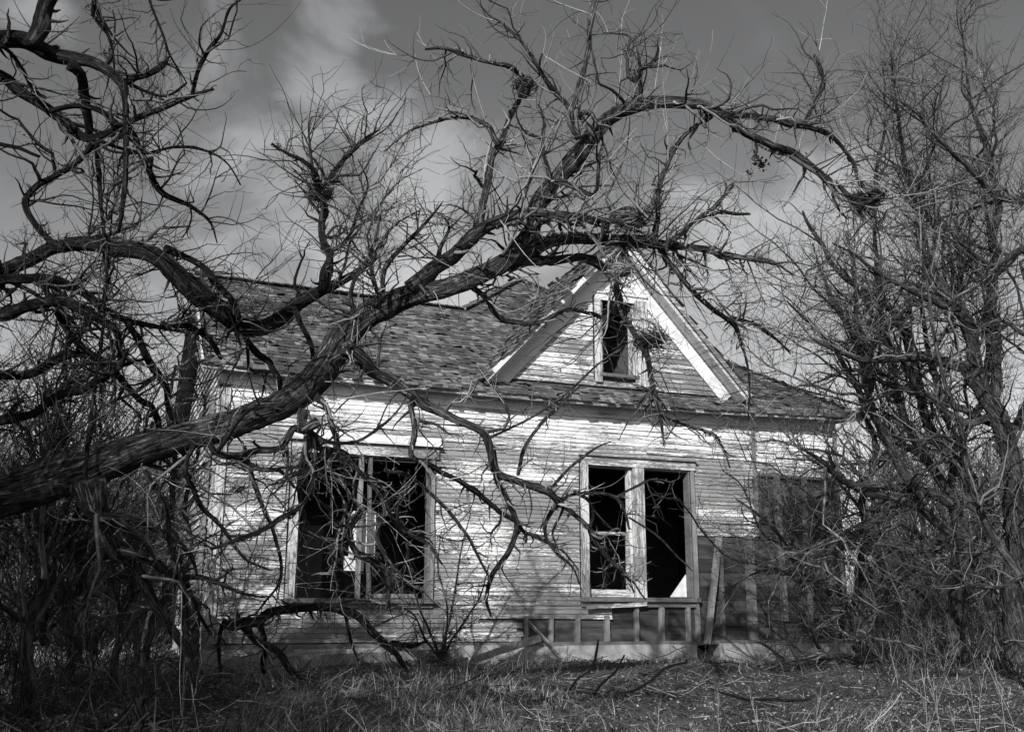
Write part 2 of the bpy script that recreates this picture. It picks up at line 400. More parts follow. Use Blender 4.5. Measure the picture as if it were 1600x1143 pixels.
# ------------------------------------------------------------------ house
HX0, HX1 = 1.33, 10.52
TP = math.tan(math.radians(36)); ZE = 3.575; OV = .28
def sag(x): return -.075*np.sin(np.pi*np.clip((np.asarray(x, float)-1.05)/9.8, 0, 1))
def roofz(x, y): return ZE+(y+OV)*TP+sag(x)
house = empty('abandoned_house', (0, 0, 0))
tag(house, 'derelict wooden house with peeling white clapboards, shingle roof and empty window openings', 'house')
WIN = [(2.33, 4.02, .78, 2.56), (6.28, 7.90, .82, 2.60)]   # x0,x1,z0,z1 openings
def cut(x0, x1, holes):
    iv = [(x0, x1)]
    for a, b in holes:
        nv = []
        for s, e in iv:
            if b <= s or a >= e: nv.append((s, e)); continue
            if a > s: nv.append((s, a))
            if b < e: nv.append((b, e))
        iv = nv
    return iv
# foundation
mb = MB()
for i in range(12):
    x0 = HX0-.05+i*(HX1-HX0+.1)/12; x1 = x0+(HX1-HX0+.1)/12-.008
    if i == 8: x1 -= .35
    mb.box(x0, x1, -.09, .2, -.3, .2+RNG.normal(0, .006), .004)
mb.build('foundation', M['conc'], house)
mb = MB()
mb.box(HX0, HX0+.2, .2, 5, -.3, .2); mb.box(HX1-.2, HX1, .2, 8, -.3, .2); mb.box(HX0, HX1, 7.8, 8, -.3, .2)
mb.build('side_foundation', M['conc'], house)
# sheathing planks
def planks(z0, z1, h, y0, y1, x0, x1, holes, jit=.004, gap=.004):
    b = MB(); z = z0
    while z < z1-.01:
        zt = min(z+h, z1)
        hs = [(a, c) for (a, c, e, f) in holes if e < (z+zt)/2 < f]
        for s, e in cut(x0, x1, hs):
            x = s
            while x < e-.02:
                xe = min(e, x+random.uniform(1.4, 3.6));
                if e-xe < .3: xe = e
                dy = random.uniform(-.004, .004)
                b.box(x+.001, xe-.003, y0+dy, y1, z+random.uniform(0, gap), zt-random.uniform(0, gap)-.001); x = xe
        z = zt
    return b
mb = planks(.22, 3.5, .19, .0, .03, HX0+.02, HX1-.02, WIN); mb.build('sheathing', M['sheath'], house)
# clapboards
EXP = .0575
def clap(name, zs, holes_f, x_f, ywall=-.002, mat='siding', miss=.0, rmin=1.2):
    b = MB()
    for z in zs:
        rng_ = x_f(z)
        for s, e in cut(rng_[0], rng_[1], holes_f(z)):
            x = s
            while x < e-.02:
                xe = min(e, x+random.uniform(rmin, 4.2))
                if e-xe < .4: xe = e
                if random.random() < miss: x = xe; continue
                n = max(1, int((xe-x)/.18)); xs = np.linspace(x+.0015, xe-.0015, n+1)
                tilt = random.uniform(-.003, .003); yo = random.uniform(-.0025, .002)
                zj = RNG.normal(0, .0012, n+1)+np.linspace(-tilt, tilt, n+1); yj = yo+RNG.normal(0, .0016, n+1)
                if random.random() < .10: zj[-1] -= .007; yj[-1] -= .01
                if random.random() < .03: yj -= .008; zj += np.linspace(0, -.012, n+1)
                zz = z+float(0)+sag((x+xe)/2)*max(0, (z-1.5)/2)
                prof = [(-.012, zz+EXP+.006), (-.0255, zz), (-.016, zz-.002), (-.004, zz+EXP+.006)]
                V = []
                for i in range(n+1):
                    for k, (yy, z2) in enumerate(prof): V.append([xs[i], ywall+yy+(yj[i] if k in (1, 2) else 0), z2+zj[i]])
                Q = []
                for i in range(n):
                    for k in range(4): Q.append([i*4+k, i*4+4+k, i*4+4+(k+1) % 4, i*4+(k+1) % 4])
                Q += [[0, 1, 2, 3], [n*4+3, n*4+2, n*4+1, n*4]]
                b.add(V, Q); x = xe
    return b.build(name, M[mat], house)
def hf(z):
    zc = z+EXP/2; h = []
    if .70 < zc < 2.74: h.append((6.15, 7.985))
    if .70 < zc < 2.72: h.append((2.2, 4.09))
    return h
def xf(z):
    zc = z+EXP/2; x0 = HX0+.09+random.uniform(0, .02)
    if zc > 2.62: return (x0, HX1-.01)
    if zc > 1.70: return (x0, 8.98+random.uniform(-.01, .01))
    if zc > .72: return (x0, 7.985) if zc > .78 else (x0, 7.1)
    if zc > .56: return (x0, 6.62)
    if zc > .46: return (x0, 4.7)
    return (x0, 5.28+random.uniform(-.05, .05))
def xf2(z):
    zc = z+EXP/2
    return (7.985, 8.95) if 1.68 < zc < 2.62 else (0, 0)
zs = [.255+i*EXP for i in range(54)]
clap('siding', zs, hf, xf)
# corner boards and seams
mb = MB(); mb.beam_noisy((HX0+.04, -.03, .22), (HX0+.04, -.03, 3.3), .11, .035, 10, .003); mb.build('corner_board', M['trim'], house)
mb = MB(); mb.beam_noisy((9.02, -.035, 1.70), (9.02, -.035, 3.30), .05, .03, 8, .004); mb.build('batten', M['woodv'], house)
mb = MB(); mb.beam_noisy((HX1-.02, -.03, .22), (HX1-.02, -.03, 3.3), .07, .04, 10, .003); mb.build('corner_board', M['woodv'], house)
# exposed studs
for (x, z0, z1, w, tl) in [(5.36, .23, .56, .05, 0), (5.71, .22, .57, .055, .01), (6.10, .22, .58, .06, 0), (6.54, .22, .58, .07, -.01), (6.98, .22, .70, .06, .01),
                       (7.38, .22, .70, .075, 0), (7.80, .22, .70, .06, 0), (7.955, .22, 1.72, .055, 0), (8.36, .24, 1.70, .05, .02),
                       (8.86, .22, 1.71, .14, 0), (9.42, .5, 2.62, .09, -.02), (9.86, .3, 2.62, .07, .03), (10.3, .22, 2.62, .07, 0)]:
    mb = MB(); mb.beam_noisy((x, -.028, z0), (x+tl, -.028, z1), w, .05, 8, .003); mb.build('stud', M['wood' if x > 8.1 else 'woodv'], house)  # right bay studs take darker wood, the bay's shade in their colour
mb = MB(); mb.beam_noisy((9.03, -.032, 2.61), (10.5, -.032, 2.60), .045, .04, 6, .004); mb.build('ledger', M['wood'], house)
mb = MB(); mb.beam_noisy((HX0, -.045, .215), (HX1, -.045, .215), .05, .09, 20, .003); mb.build('sill_beam', M['wood'], house)
# frieze, soffit, fascia, crown
def strip_x(b, x0, x1, prof, n=36):
    """prof: list of (y,z) extruded along x following the sag"""
    xs = np.linspace(x0, x1, n+1); K = len(prof); V = []
    for x in xs:
        s = float(sag(x))+random.uniform(-.003, .003)
        for (y, z) in prof: V.append([x, y, z+s])
    Q = []
    for i in range(n):
        for k in range(K): Q.append([i*K+k, i*K+K+k, i*K+K+(k+1) % K, i*K+(k+1) % K])
    T = [[0, k, k+1] for k in range(1, K-1)]+[[n*K, n*K+k+1, n*K+k] for k in range(1, K-1)]
    b.add(V, Q, T)
mb = MB(); strip_x(mb, HX0-.02, HX1+.02, [(-.045, 3.375), (-.045, 3.515), (-.002, 3.515), (-.002, 3.375)]); strip_x(mb, HX0-.03, HX1+.03, [(-.06, 3.355), (-.06, 3.38), (-.002, 3.38), (-.002, 3.355)])
mb.build('frieze', M['frieze'], house)
mb = MB(); strip_x(mb, 1.05, 10.85, [(-OV+.03, 3.49), (-.046, 3.512), (-.046, 3.53), (-OV+.03, 3.51)]); mb.build('soffit', M['frieze'], house)
mb = MB(); strip_x(mb, 1.05, 10.87, [(-OV-.015, 3.555), (-OV+.012, 3.48), (-OV+.03, 3.48), (-OV+.03, 3.56)])
mb.build('fascia', M['trimh'], house)
# roof deck: front plane = left wing (gable) and hipped centre, coplanar
RX0 = 1.05; APX, APY = 6.88, 3.93; RY = 2.25
def deck():
    b = MB(); zz = lambda x, y: float(roofz(x, y))-.03
    # front plane sliced into columns
    xs = np.linspace(RX0, 10.87, 60)
    def top(x):
        if x < APX: y = max(RY, APY-(APX-x))
        else: y = APY-(x-APX)*(APY+OV)/(10.87-APX)
        return max(y, -OV+.02)
    for x0, x1 in zip(xs[:-1], xs[1:]):
        y0, y1 = top(x0), top(x1); V = []
        for dz in (0, -.04):
            V += [[x0, -OV, zz(x0, -OV)+dz], [x1, -OV, zz(x1, -OV)+dz], [x1, y1, zz(x1, y1)+dz], [x0, y0, zz(x0, y0)+dz]]
        b.add(V, [[0, 1, 2, 3], [7, 6, 5, 4], [0, 4, 5, 1], [2, 6, 7, 3]])
    # right hip, back slopes, left hip
    P = lambda x, y, z: [x, y, z]
    za = zz(APX, APY); ze = ZE-.03
    b.add([P(10.87, -OV, ze), P(10.87, 8.2, ze), P(APX, APY, za)], None, [[0, 1, 2]])
    b.add([P(10.87, 8.2, ze), P(2.9, 8.2, ze), P(APX, APY, za)], None, [[0, 1, 2]])
    zr = zz(5.2, RY); b.add([P(2.9, 8.2, ze), P(2.9, 4.9, ze), P(5.2, RY, zr), P(APX, APY, za)], [[0, 1, 2, 3]])
    b.add([P(RX0, RY, zz(RX0, RY)), P(5.2, RY, zr), P(2.9, 4.9, ze), P(RX0, 4.9, ze)], [[0, 1, 2, 3]])
    return b.build('roof', M['sheath'], house), top
roof, rooftop = deck()
mb = MB()   # rest of the walls
mb.box(HX0, HX0+.08, .031, 4.6, .2, 3.5); mb.box(HX1-.08, HX1, .031, 8, .2, 3.5); mb.box(HX0, HX1, 7.9, 8.0, .2, 3.5); mb.box(HX0, 2.9, 4.5, 4.6, .2, 3.5); mb.box(HX0, HX1, .04, 8, .36, .4)
z0 = ZE-.05; mb.add([[HX0, 0, z0-.1], [HX0, 4.6, z0-.1], [HX0, RY, float(roofz(HX0, RY))-.08], [HX0+.08, 0, z0-.1], [HX0+.08, 4.6, z0-.1], [HX0+.08, RY, float(roofz(HX0, RY))-.08]], None, [[0, 2, 1], [3, 4, 5]])
mb.build('side_wall', M['sheath'], house)
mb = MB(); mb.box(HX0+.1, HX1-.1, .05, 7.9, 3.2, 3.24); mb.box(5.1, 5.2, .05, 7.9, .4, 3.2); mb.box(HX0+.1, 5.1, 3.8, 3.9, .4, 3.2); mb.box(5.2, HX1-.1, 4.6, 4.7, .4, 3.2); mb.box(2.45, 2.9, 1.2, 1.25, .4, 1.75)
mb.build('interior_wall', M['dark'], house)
# shingles (one mesh: a surface pattern)
def shingles(name, pos, nrm, U, W, inside, rows, x0, x1, rowh=.105, wr=(.05, .15), parent=None, th=.012, miss=.012, mat='shingle'):
    """pos(x,s)-> point; U along the row, W up the slope"""
    V = []; Q = []; n = 0; U = np.array(U, float); Wv = np.array(W, float); Nn = np.array(nrm, float)
    for r in range(rows):
        x = x0+random.uniform(-.1, 0); s = r*rowh
        while x < x1:
            w = random.uniform(*wr)
            if inside(x+w/2, s+rowh*.5) and random.random() > miss:
                h = rowh*1.55; ds = random.gauss(0, .012); lift = abs(random.gauss(0, .006))+th*.6; cx = random.gauss(0, .003); rot = random.gauss(0, .012)
                if random.random() < .16: ds -= random.uniform(.01, .06); lift += random.uniform(.004, .028); rot *= 3; cx *= 3
                p = pos(x, s+ds); g = .004
                a = p+Nn*(lift+th+cx); b_ = p+U*(w-g)+Nn*(lift+th-cx)+Wv*rot*.3
                c = p+U*(w-g)+Wv*h+Nn*.006; d = p+Wv*h+Nn*.006
                V += [a, b_, c, d, a-Nn*th, b_-Nn*th, c-Nn*.004, d-Nn*.004]
                Q += (BOXQ+n).tolist(); n += 8
            x += w
    return mesh_np(name, np.array(V), np.array(Q), M[mat], parent)
cp, sp_ = math.cos(math.radians(36)), math.sin(math.radians(36))
GX0, GX1, GAX, GZ = 4.72, 8.78, 6.79, 5.93     # dormer foot/apex
def in_main(x, s):
    y = -OV+s*cp
    if x > 10.85 or y > rooftop(max(min(x, 10.86), RX0)): return False
    z = roofz(x, y)
    if y > .02:  # hidden inside the dormer
        if z < GZ-.12-abs(x-GAX)*1.03: return False
    return True
shingles('shingles', lambda x, s: np.array([x, -OV+s*cp-.03*0, float(roofz(x, -OV+s*cp))-.028]), (0, -sp_, cp), (1, 0, 0), (0, cp, sp_), in_main, 53, RX0, 10.87, parent=roof)
mb = MB(); x = RX0
while x < 10.84:
    wd = random.uniform(.06, .16); e_ = random.uniform(.02, .075); z_ = float(roofz(x, -OV))-.022
    mb.add([[x, -OV-e_, z_-e_*TP*.9], [x+wd-.006, -OV-e_*random.uniform(.8, 1.1), z_-e_*TP*.9+random.gauss(0, .004)], [x+wd-.006, -OV+.12, z_+.12*TP], [x, -OV+.12, z_+.12*TP], [x, -OV-e_, z_-e_*TP*.9+.016], [x+wd-.006, -OV-e_, z_-e_*TP*.9+.016], [x+wd+.001, -OV+.12, z_+.12*TP+.014], [x, -OV+.12, z_+.12*TP+.014]], BOXQ)
    x += wd
mb.build('eave_shingles', M['shingle'], roof)
# right hip shingles
def pos_r(y, s): return np.array([10.87-s*cp, y, ZE-.03+s*sp_])
shingles('hip_shingles', pos_r, (sp_, 0, cp), (0, 1, 0), (-cp, 0, sp_), lambda y, s: -OV+s*cp < y < 8.2-s*cp, 40, -OV, 8.2, rowh=.13, wr=(.12, .22), parent=roof)
# ridge caps
mb = MB()
def cap(a, b, n):
    a = np.array(a); b = np.array(b)
    for i in range(n):
        p = a+(b-a)*i/n; q = a+(b-a)*(i+1.15)/n; up = np.array([0, 0, .012+random.uniform(0, .012)])
        mb.beam(p+up, q+up*.4, .17, .014, (0, 0, 1))
cap((RX0, RY, float(roofz(RX0, RY))), (5.2, RY, float(roofz(5.2, RY))), 26); cap((5.2, RY, float(roofz(5.2, RY))), (APX, APY, float(roofz(APX, APY))), 16); cap((10.87, -OV, ZE), (APX, APY, float(roofz(APX, APY))), 34)
mb.build('ridge_cap', M['shingle'], roof)
# left barge board
mb = MB(); mb.beam((RX0+.0, -OV, ZE-.06), (RX0+.0, RY, float(roofz(RX0, RY))-.06), .13, .03, (1, 0, 0)); mb.build('barge_board', M['trimh'], house)

# dormer gable
dorm = empty('dormer', (0, 0, 0)); dorm.parent = house
sl = (GZ-3.72)/(GAX-GX0); ang = math.atan(sl); sr = (GZ-3.80)/(GX1-GAX)
GW = (6.53, 7.06, 3.93, 5.0)
# gable wall boards
def gx(z): # half extents of the wall under the rakes
    return GAX-(GZ-.1-z)/sl, GAX+(GZ-.1-z)/sr
b = MB(); z = 3.74; GE = .072
while z < 5.75:
    s, e = gx(z+GE)
    hs = [(6.40, 7.28)] if 3.86 < z+.05 < 5.12 else []
    for s2, e2 in cut(s+.02, e-.02, hs):
        n = max(1, int((e2-s2)/.18)); xs = np.linspace(s2, e2, n+1); yo = random.uniform(-.004, .003); V = []; Q = []
        for i in range(n+1):
            zj = random.gauss(0, .002)
            for (yy, z2) in [(-.012, z+GE+.012), (-.028+yo, z), (-.02, z-.003), (0, z+GE+.012)]: V.append([xs[i], yy, z2+zj])
        for i in range(n):
            for k in range(4): Q.append([i*4+k, i*4+4+k, i*4+4+(k+1) % 4, i*4+(k+1) % 4])
        Q += [[0, 1, 2, 3], [n*4+3, n*4+2, n*4+1, n*4]]; b.add(V, Q)
    z += GE
b.build('gable_siding', M['siding_gable'], dorm)
b = MB(); z = 3.6
while z < 5.8:
    s, e = gx(z+.1)
    for s2, e2 in cut(s+.03, e-.03, [(GW[0], GW[1])] if GW[2] < z+.05 < GW[3] else []): b.box(s2, e2, .002, .03, z, z+.098)
    z += .1
b.build('gable_wall', M['sheath'], dorm)
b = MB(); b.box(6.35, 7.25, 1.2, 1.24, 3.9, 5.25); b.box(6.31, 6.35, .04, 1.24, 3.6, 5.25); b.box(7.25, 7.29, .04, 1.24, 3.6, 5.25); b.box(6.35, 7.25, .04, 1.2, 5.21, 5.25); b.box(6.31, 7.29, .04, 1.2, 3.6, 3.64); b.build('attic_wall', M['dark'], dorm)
# rake roof slabs and trim
for sgn, foot, s_ in ((-1, np.array([GX0-.07, 0, 3.72-.07*sl]), sl), (1, np.array([GX1+.07, 0, 3.80-.07*sr]), sr)):
    apex = np.array([GAX, 0, GZ]); d = apex-foot; Ls = np.linalg.norm(d); d /= Ls
    nrm = np.array([-d[2], 0, d[0]]); nrm = nrm if nrm[2] > 0 else -nrm
    def yback(p): return max(.3, (p[2]-ZE)/TP-OV+.05)
    yf = -.26; fb, ab = yback(foot), yback(apex); b = MB()
    for t0, t1 in zip(np.linspace(0, 1, 13)[:-1], np.linspace(0, 1, 13)[1:]):
        p, q = foot+d*Ls*t0, foot+d*Ls*t1; V = []
        for o_ in (-.03, -.005):
            V += [p+nrm*o_+[0, yf, 0], q+nrm*o_+[0, yf, 0], q+nrm*o_+[0, yback(q), 0], p+nrm*o_+[0, yback(p), 0]]
        b.add(V, BOXQ)
    rs = b.build('dormer_roof', M['sheath'], dorm)
    shingles('shingles', lambda y, s, foot=foot, d=d, nrm=nrm: foot+d*s+np.array([0, y, 0])+nrm*-.005, nrm, (0, 1, 0), d,
             lambda y, s, foot=foot, d=d: s < Ls-.02 and y < yback(foot+d*s), int(Ls/.12)+1, -.29, 3.1, rowh=.12, wr=(.07, .17), parent=rs, miss=.03)
    b = MB(); b.beam_noisy(foot+nrm*-.03+[0, -.305, 0], apex+nrm*-.03+[0, -.305, 0], .065, .022, 12, .003); b.build('rake_fascia', M['trimh'], dorm)
    b = MB(); b.beam_noisy(foot+nrm*-.075+[0, -.225, 0], apex+nrm*-.075+[0, -.225, 0], .05, .08, 6, .001); b.build('rake_moulding', M['frieze'], dorm)
    b = MB(); b.beam_noisy(foot+nrm*-.085+[0, -.10, 0], apex+nrm*-.085+[0, -.10, 0], .02, .2, 6, .001); b.build('rake_soffit', M['frieze'], dorm)
    b = MB(); b.beam(foot+nrm*-.215+d*.16+[0, -.045, 0], apex+nrm*-.215-d*.1+[0, -.045, 0], .19, .02); b.build('rake_frieze', M['white' if sgn > 0 else 'frieze'], dorm)  # right board gets whiter paint: its sunlight is put into the colour

# windows
def window(x0, x1, z0, z1, parts, name='window'):
    w = empty(name, (0, 0, 0)); w.parent = house
    for (nm, mt, boxes) in parts:
        b = MB()
        for bx in boxes:
            if bx[0] == 'b': b.beam_noisy(*bx[1:])
            else: b.box(*bx, .0015)
        b.build(nm, M[mt], w)
    return w
x0, x1, z0, z1 = WIN[0]
window(*WIN[0], [
  ('casing', 'trim', [('b', (x0-.06, -.05, z0-.06), (x0-.06, -.05, z1), .11, .035, 8, .003)]),
  ('casing', 'woodv', [('b', (x1+.03, -.045, z0-.06), (x1+.03, -.045, z1), .05, .03, 8, .003)]),
  ('header', 'trimh', [(x0-.12, x1+.1, -.065, -.03, z1, z1+.14)]),
  ('hood', 'white', [(x0-.16, x1+.13, -.12, -.03, z1+.152, z1+.168), ('b', (x0-.16, -.075, z1+.225), (x1+.12, -.075, z1+.22), .11, .016, 10, .002, (0, -1, .45))]),
  ('sill', 'wood', [(x0-.16, x1+.1, -.11, .05, z0-.055, z0-.005), (x0-.1, x1+.05, -.055, -.03, z0-.11, z0-.057)]),
  ('jamb', 'wood', [(x0-.003, x0+.02, -.03, .11, z0, z1), (x1-.02, x1+.003, -.03, .11, z0, z1), (x0+.02, x1-.02, -.03, .11, z1-.02, z1+.002)]),
  ('mullion', 'woodv', [('b', (3.105, -.01, z0), (3.10, -.01, z1), .055, .06, 10, .004), ('b', (3.245, -.0, z0+.05), (3.215, -.0, z1), .045, .05, 10, .005)]),
  ('sash', 'woodv', [(3.24, 3.9, .05, .08, z0+.01, z0+.06)])])
mb = MB(); mb.box(3.00, 3.33, .06, .085, 1.27, 1.86); mb.box(2.95, 3.2, .09, .11, 1.12, 1.3)
pb = mb.build('scrap_board', M['white']); tag(pb, 'pale scrap board propped upright behind the posts of the wide left window', 'board')
mb = MB(); th = np.linspace(0, 2*np.pi, 17)[:-1]
mb.add([[3.04+.032*math.cos(a), .057, 1.80+.032*math.sin(a)] for a in th]+[[3.04, .0575, 1.80]], None, [[i, (i+1) % 16, 16] for i in range(16)])
o = mb.build('painted_hole', M['dark'], pb)  # flat dark disc: the hole's shade is painted on, nothing is cut
x0, x1, z0, z1 = WIN[1]
window(*WIN[1], [
  ('casing', 'trim', [('b', (x0-.06, -.05, z0-.08), (x0-.06, -.05, z1+.02), .11, .035, 8, .003)]),
  ('casing', 'woodv', [('b', (x1+.04, -.045, z0-.12), (x1+.04, -.045, z1), .055, .03, 8, .003)]),
  ('header', 'trimh', [(x0-.1, x1+.09, -.065, -.03, z1+.005, z1+.125)]),
  ('hood', 'trimh', [(x0-.14, x1+.11, -.10, -.03, z1+.128, z1+.148)]),
  ('sill', 'wood', [(x0-.13, x1+.08, -.10, .05, z0-.06, z0-.005), (x0-.12, x1+.05, -.055, -.03, z0-.13, z0-.063)]),
  ('jamb', 'wood', [(x0-.003, x0+.02, -.03, .11, z0, z1), (x1-.02, x1+.003, -.03, .11, z0, z1), (x0+.02, x1-.02, -.03, .11, z1-.02, z1+.002)]),
  ('mullion', 'trim', [('b', (7.065, -.03, z0-.09), (7.065, -.03, z1), .17, .05, 10, .003), (6.93, 6.975, .0, .1, z0, z1)]),
  ('sash', 'trimh', [(x0+.02, 6.93, .04, .07, 1.66, 1.70), (x0+.02, 6.93, .03, .06, z0+.005, z0+.10), (6.89, 6.93, .03, .06, z0+.1, 1.66), (x0+.02, x0+.05, .03, .06, z0+.1, 1.66)])])
mb = MB(); mb.add([[7.62, .12, .83], [7.88, .12, .83], [7.88, .12, 1.14], [7.62, .14, .83], [7.88, .14, .83], [7.88, .14, 1.14]], [[0, 3, 4, 1][::-1], [1, 4, 5, 2][::-1], [0, 2, 5, 3]], [[0, 1, 2], [3, 5, 4]])  # white triangle painted in place of light falling on something inside
o = mb.build('light_triangle', M['white']); tag(o, 'white triangle standing in for light on an object inside, lower corner of the right window', 'light patch')
x0, x1, z0, z1 = GW
w = empty('window'); w.parent = dorm
for nm, mt, bs in [('casing', 'trim', [('b', (x0-.06, -.05, z0-.14), (x0-.06, -.05, z1+.03), .1, .035, 8, .003)]), ('casing', 'trim', [('b', (x1+.105, -.055, z0-.16), (x1+.105, -.055, z1+.05), .2, .035, 8, .003)]),
                   ('header', 'trimh', [(x0-.11, x1+.21, -.065, -.03, z1+.005, z1+.10), (x0-.14, x1+.22, -.085, -.03, z1+.102, z1+.12)]),
                   ('jamb', 'trim', [(x0-.003, x0+.02, -.03, .12, z0, z1), (x1-.02, x1+.003, -.03, .12, z0, z1)]), ('sill', 'wood', [(x0-.05, x1+.05, -.08, .05, z0-.05, z0-.004)])]:
    b = MB()
    for bx in bs:
        if bx[0] == 'b': b.beam_noisy(*bx[1:])
        else: b.box(*bx)
    b.build(nm, M[mt], w)
# loose boards
mb = MB(); mb.beam_noisy((8.02, -.14, .2), (8.33, -.075, 1.66), .105, .022, 8, .002); o = mb.build('leaning_board', M['woodv']); tag(o, 'grey plank leaning against the exposed sheathing right of the windows', 'board')
mb = MB(); mb.beam_noisy((5.36, -.1, .50), (5.72, -.28, .09), .05, .022, 5, .003, (1, 0, 0)); o = mb.build('fallen_board', M['woodv']); tag(o, 'short weathered lath hanging loose under the broken siding edge', 'board')
mb = MB(); mb.beam_noisy((6.2, -.11, .685), (7.12, -.09, .73), .05, .018, 6, .004); o = mb.build('loose_clapboard', M['trimh']); tag(o, 'peeling white clapboard strip sprung loose below the right window', 'board')
for (a, b, w_, lb) in [((2.2, -.32, .06), (4.4, -.26, .12), .12, 'long split clapboard fallen flat along the foundation below the left window'), ((4.5, -.4, .05), (5.5, -.18, .30), .09, 'grey broken board propped on the foundation under the wall shrub'),
                      ((1.5, -.5, .03), (2.3, -.2, .20), .1, 'short broken board lying against the foundation near the left corner')]:
    mb = MB(); mb.beam_noisy(a, b, w_, .02, 9, .004); tag(mb.build('broken_board', M['woodv']), lb, 'board')
for i, (x, y, r) in enumerate([(8.1, -.3, .06), (8.22, -.22, .045), (8.0, -.42, .05), (8.36, -.35, .07)]):
    V = []; S = 8
    for a in range(5):
        for k in range(S):
            ph = math.pi*(a+.5)/5; t_ = 2*math.pi*k/S; q = r*(1+random.uniform(-.25, .2))
            V.append([x+q*math.sin(ph)*math.cos(t_)*1.2, y+q*math.sin(ph)*math.sin(t_), float(gz(x, y))+.03+q*.75*math.cos(ph)])
    Q = [[a*S+k, a*S+(k+1) % S, (a+1)*S+(k+1) % S, (a+1)*S+k] for a in range(4) for k in range(S)]+[[0, 2, 4, 6][::-1], [32, 34, 36, 38]]
    o = mesh_np('stone', V, Q, M['stone'], None, True); tag(o, ['pale rubble stone beside the gap in the foundation', 'small pale stone in the foundation gap', 'rubble stone lying furthest out from the foundation gap', 'largest pale stone right of the foundation gap'][i], 'stone', 'rubble stones by the foundation')
# side wall boards and corner trim, seen at a slant from the left
b = MB()
for z in [.255+k_*.105 for k_ in range(30)]:
    y = -.0
    while y < 4.5:
        ye = min(4.55, y+random.uniform(1.2, 3.5)); yo = random.uniform(-.004, .003); z2 = z+random.gauss(0, .003)
        xw = HX0-.002
        b.add([[xw-.034+yo, y, z2], [xw-.034+yo, ye-.003, z2+random.gauss(0, .004)], [xw-.012, ye-.003, z2+.105+.012], [xw-.012, y, z2+.105+.012], [xw, y, z2], [xw, ye-.003, z2], [xw, ye-.003, z2+.105+.012], [xw, y, z2+.105+.012]], BOXQ); y = ye
z = 3.3
while z < 5.2:
    y0 = max(0, (z+.12-ZE)/TP-OV+.1); y1 = 4.55-y0
    if y1-y0 > .2: b.add([[HX0-.034, y0, z], [HX0-.034, y1, z], [HX0-.012, y1, z+.117], [HX0-.012, y0, z+.117], [HX0, y0, z], [HX0, y1, z], [HX0, y1, z+.117], [HX0, y0, z+.117]], BOXQ)
    z += .105
b.build('side_siding', M['siding_gable'], house)
b = MB(); b.beam_noisy((HX0-.03, .06, .22), (HX0-.03, .06, 3.4), .12, .04, 12, .004, (-1, 0, 0)); b.build('corner_board', M['trim'], house)
b = MB(); b.beam_noisy((HX0-.09, .5, .0), (HX0-.06, .5, 3.3), .14, .05, 12, .006, (-1, 0, 0)); b.build('side_batten', M['woodv'], house)
r = empty('broken_stump', (1.12, -.22, 0)); tag(r, 'short splintered grey stump with frayed top against the left corner of the house', 'stump')
C = crm([[1.10, -.3, -.1, .12], [1.11, -.3, .15, .105], [1.12, -.28, .4, .09], [1.14, -.25, .75, .06]], .04)
st = limb_mesh('trunk', C, M['bark3'], r, .3, True)
P, R = grow([(C[:, :3], C[:, 3])], 150, (.1, .3), (3, 22), .3, .08, (.04, .1), .002, .009, 5); v, q = tubes(P, R, 3); mesh_np('splinters', v, q, M['woodv'], r)

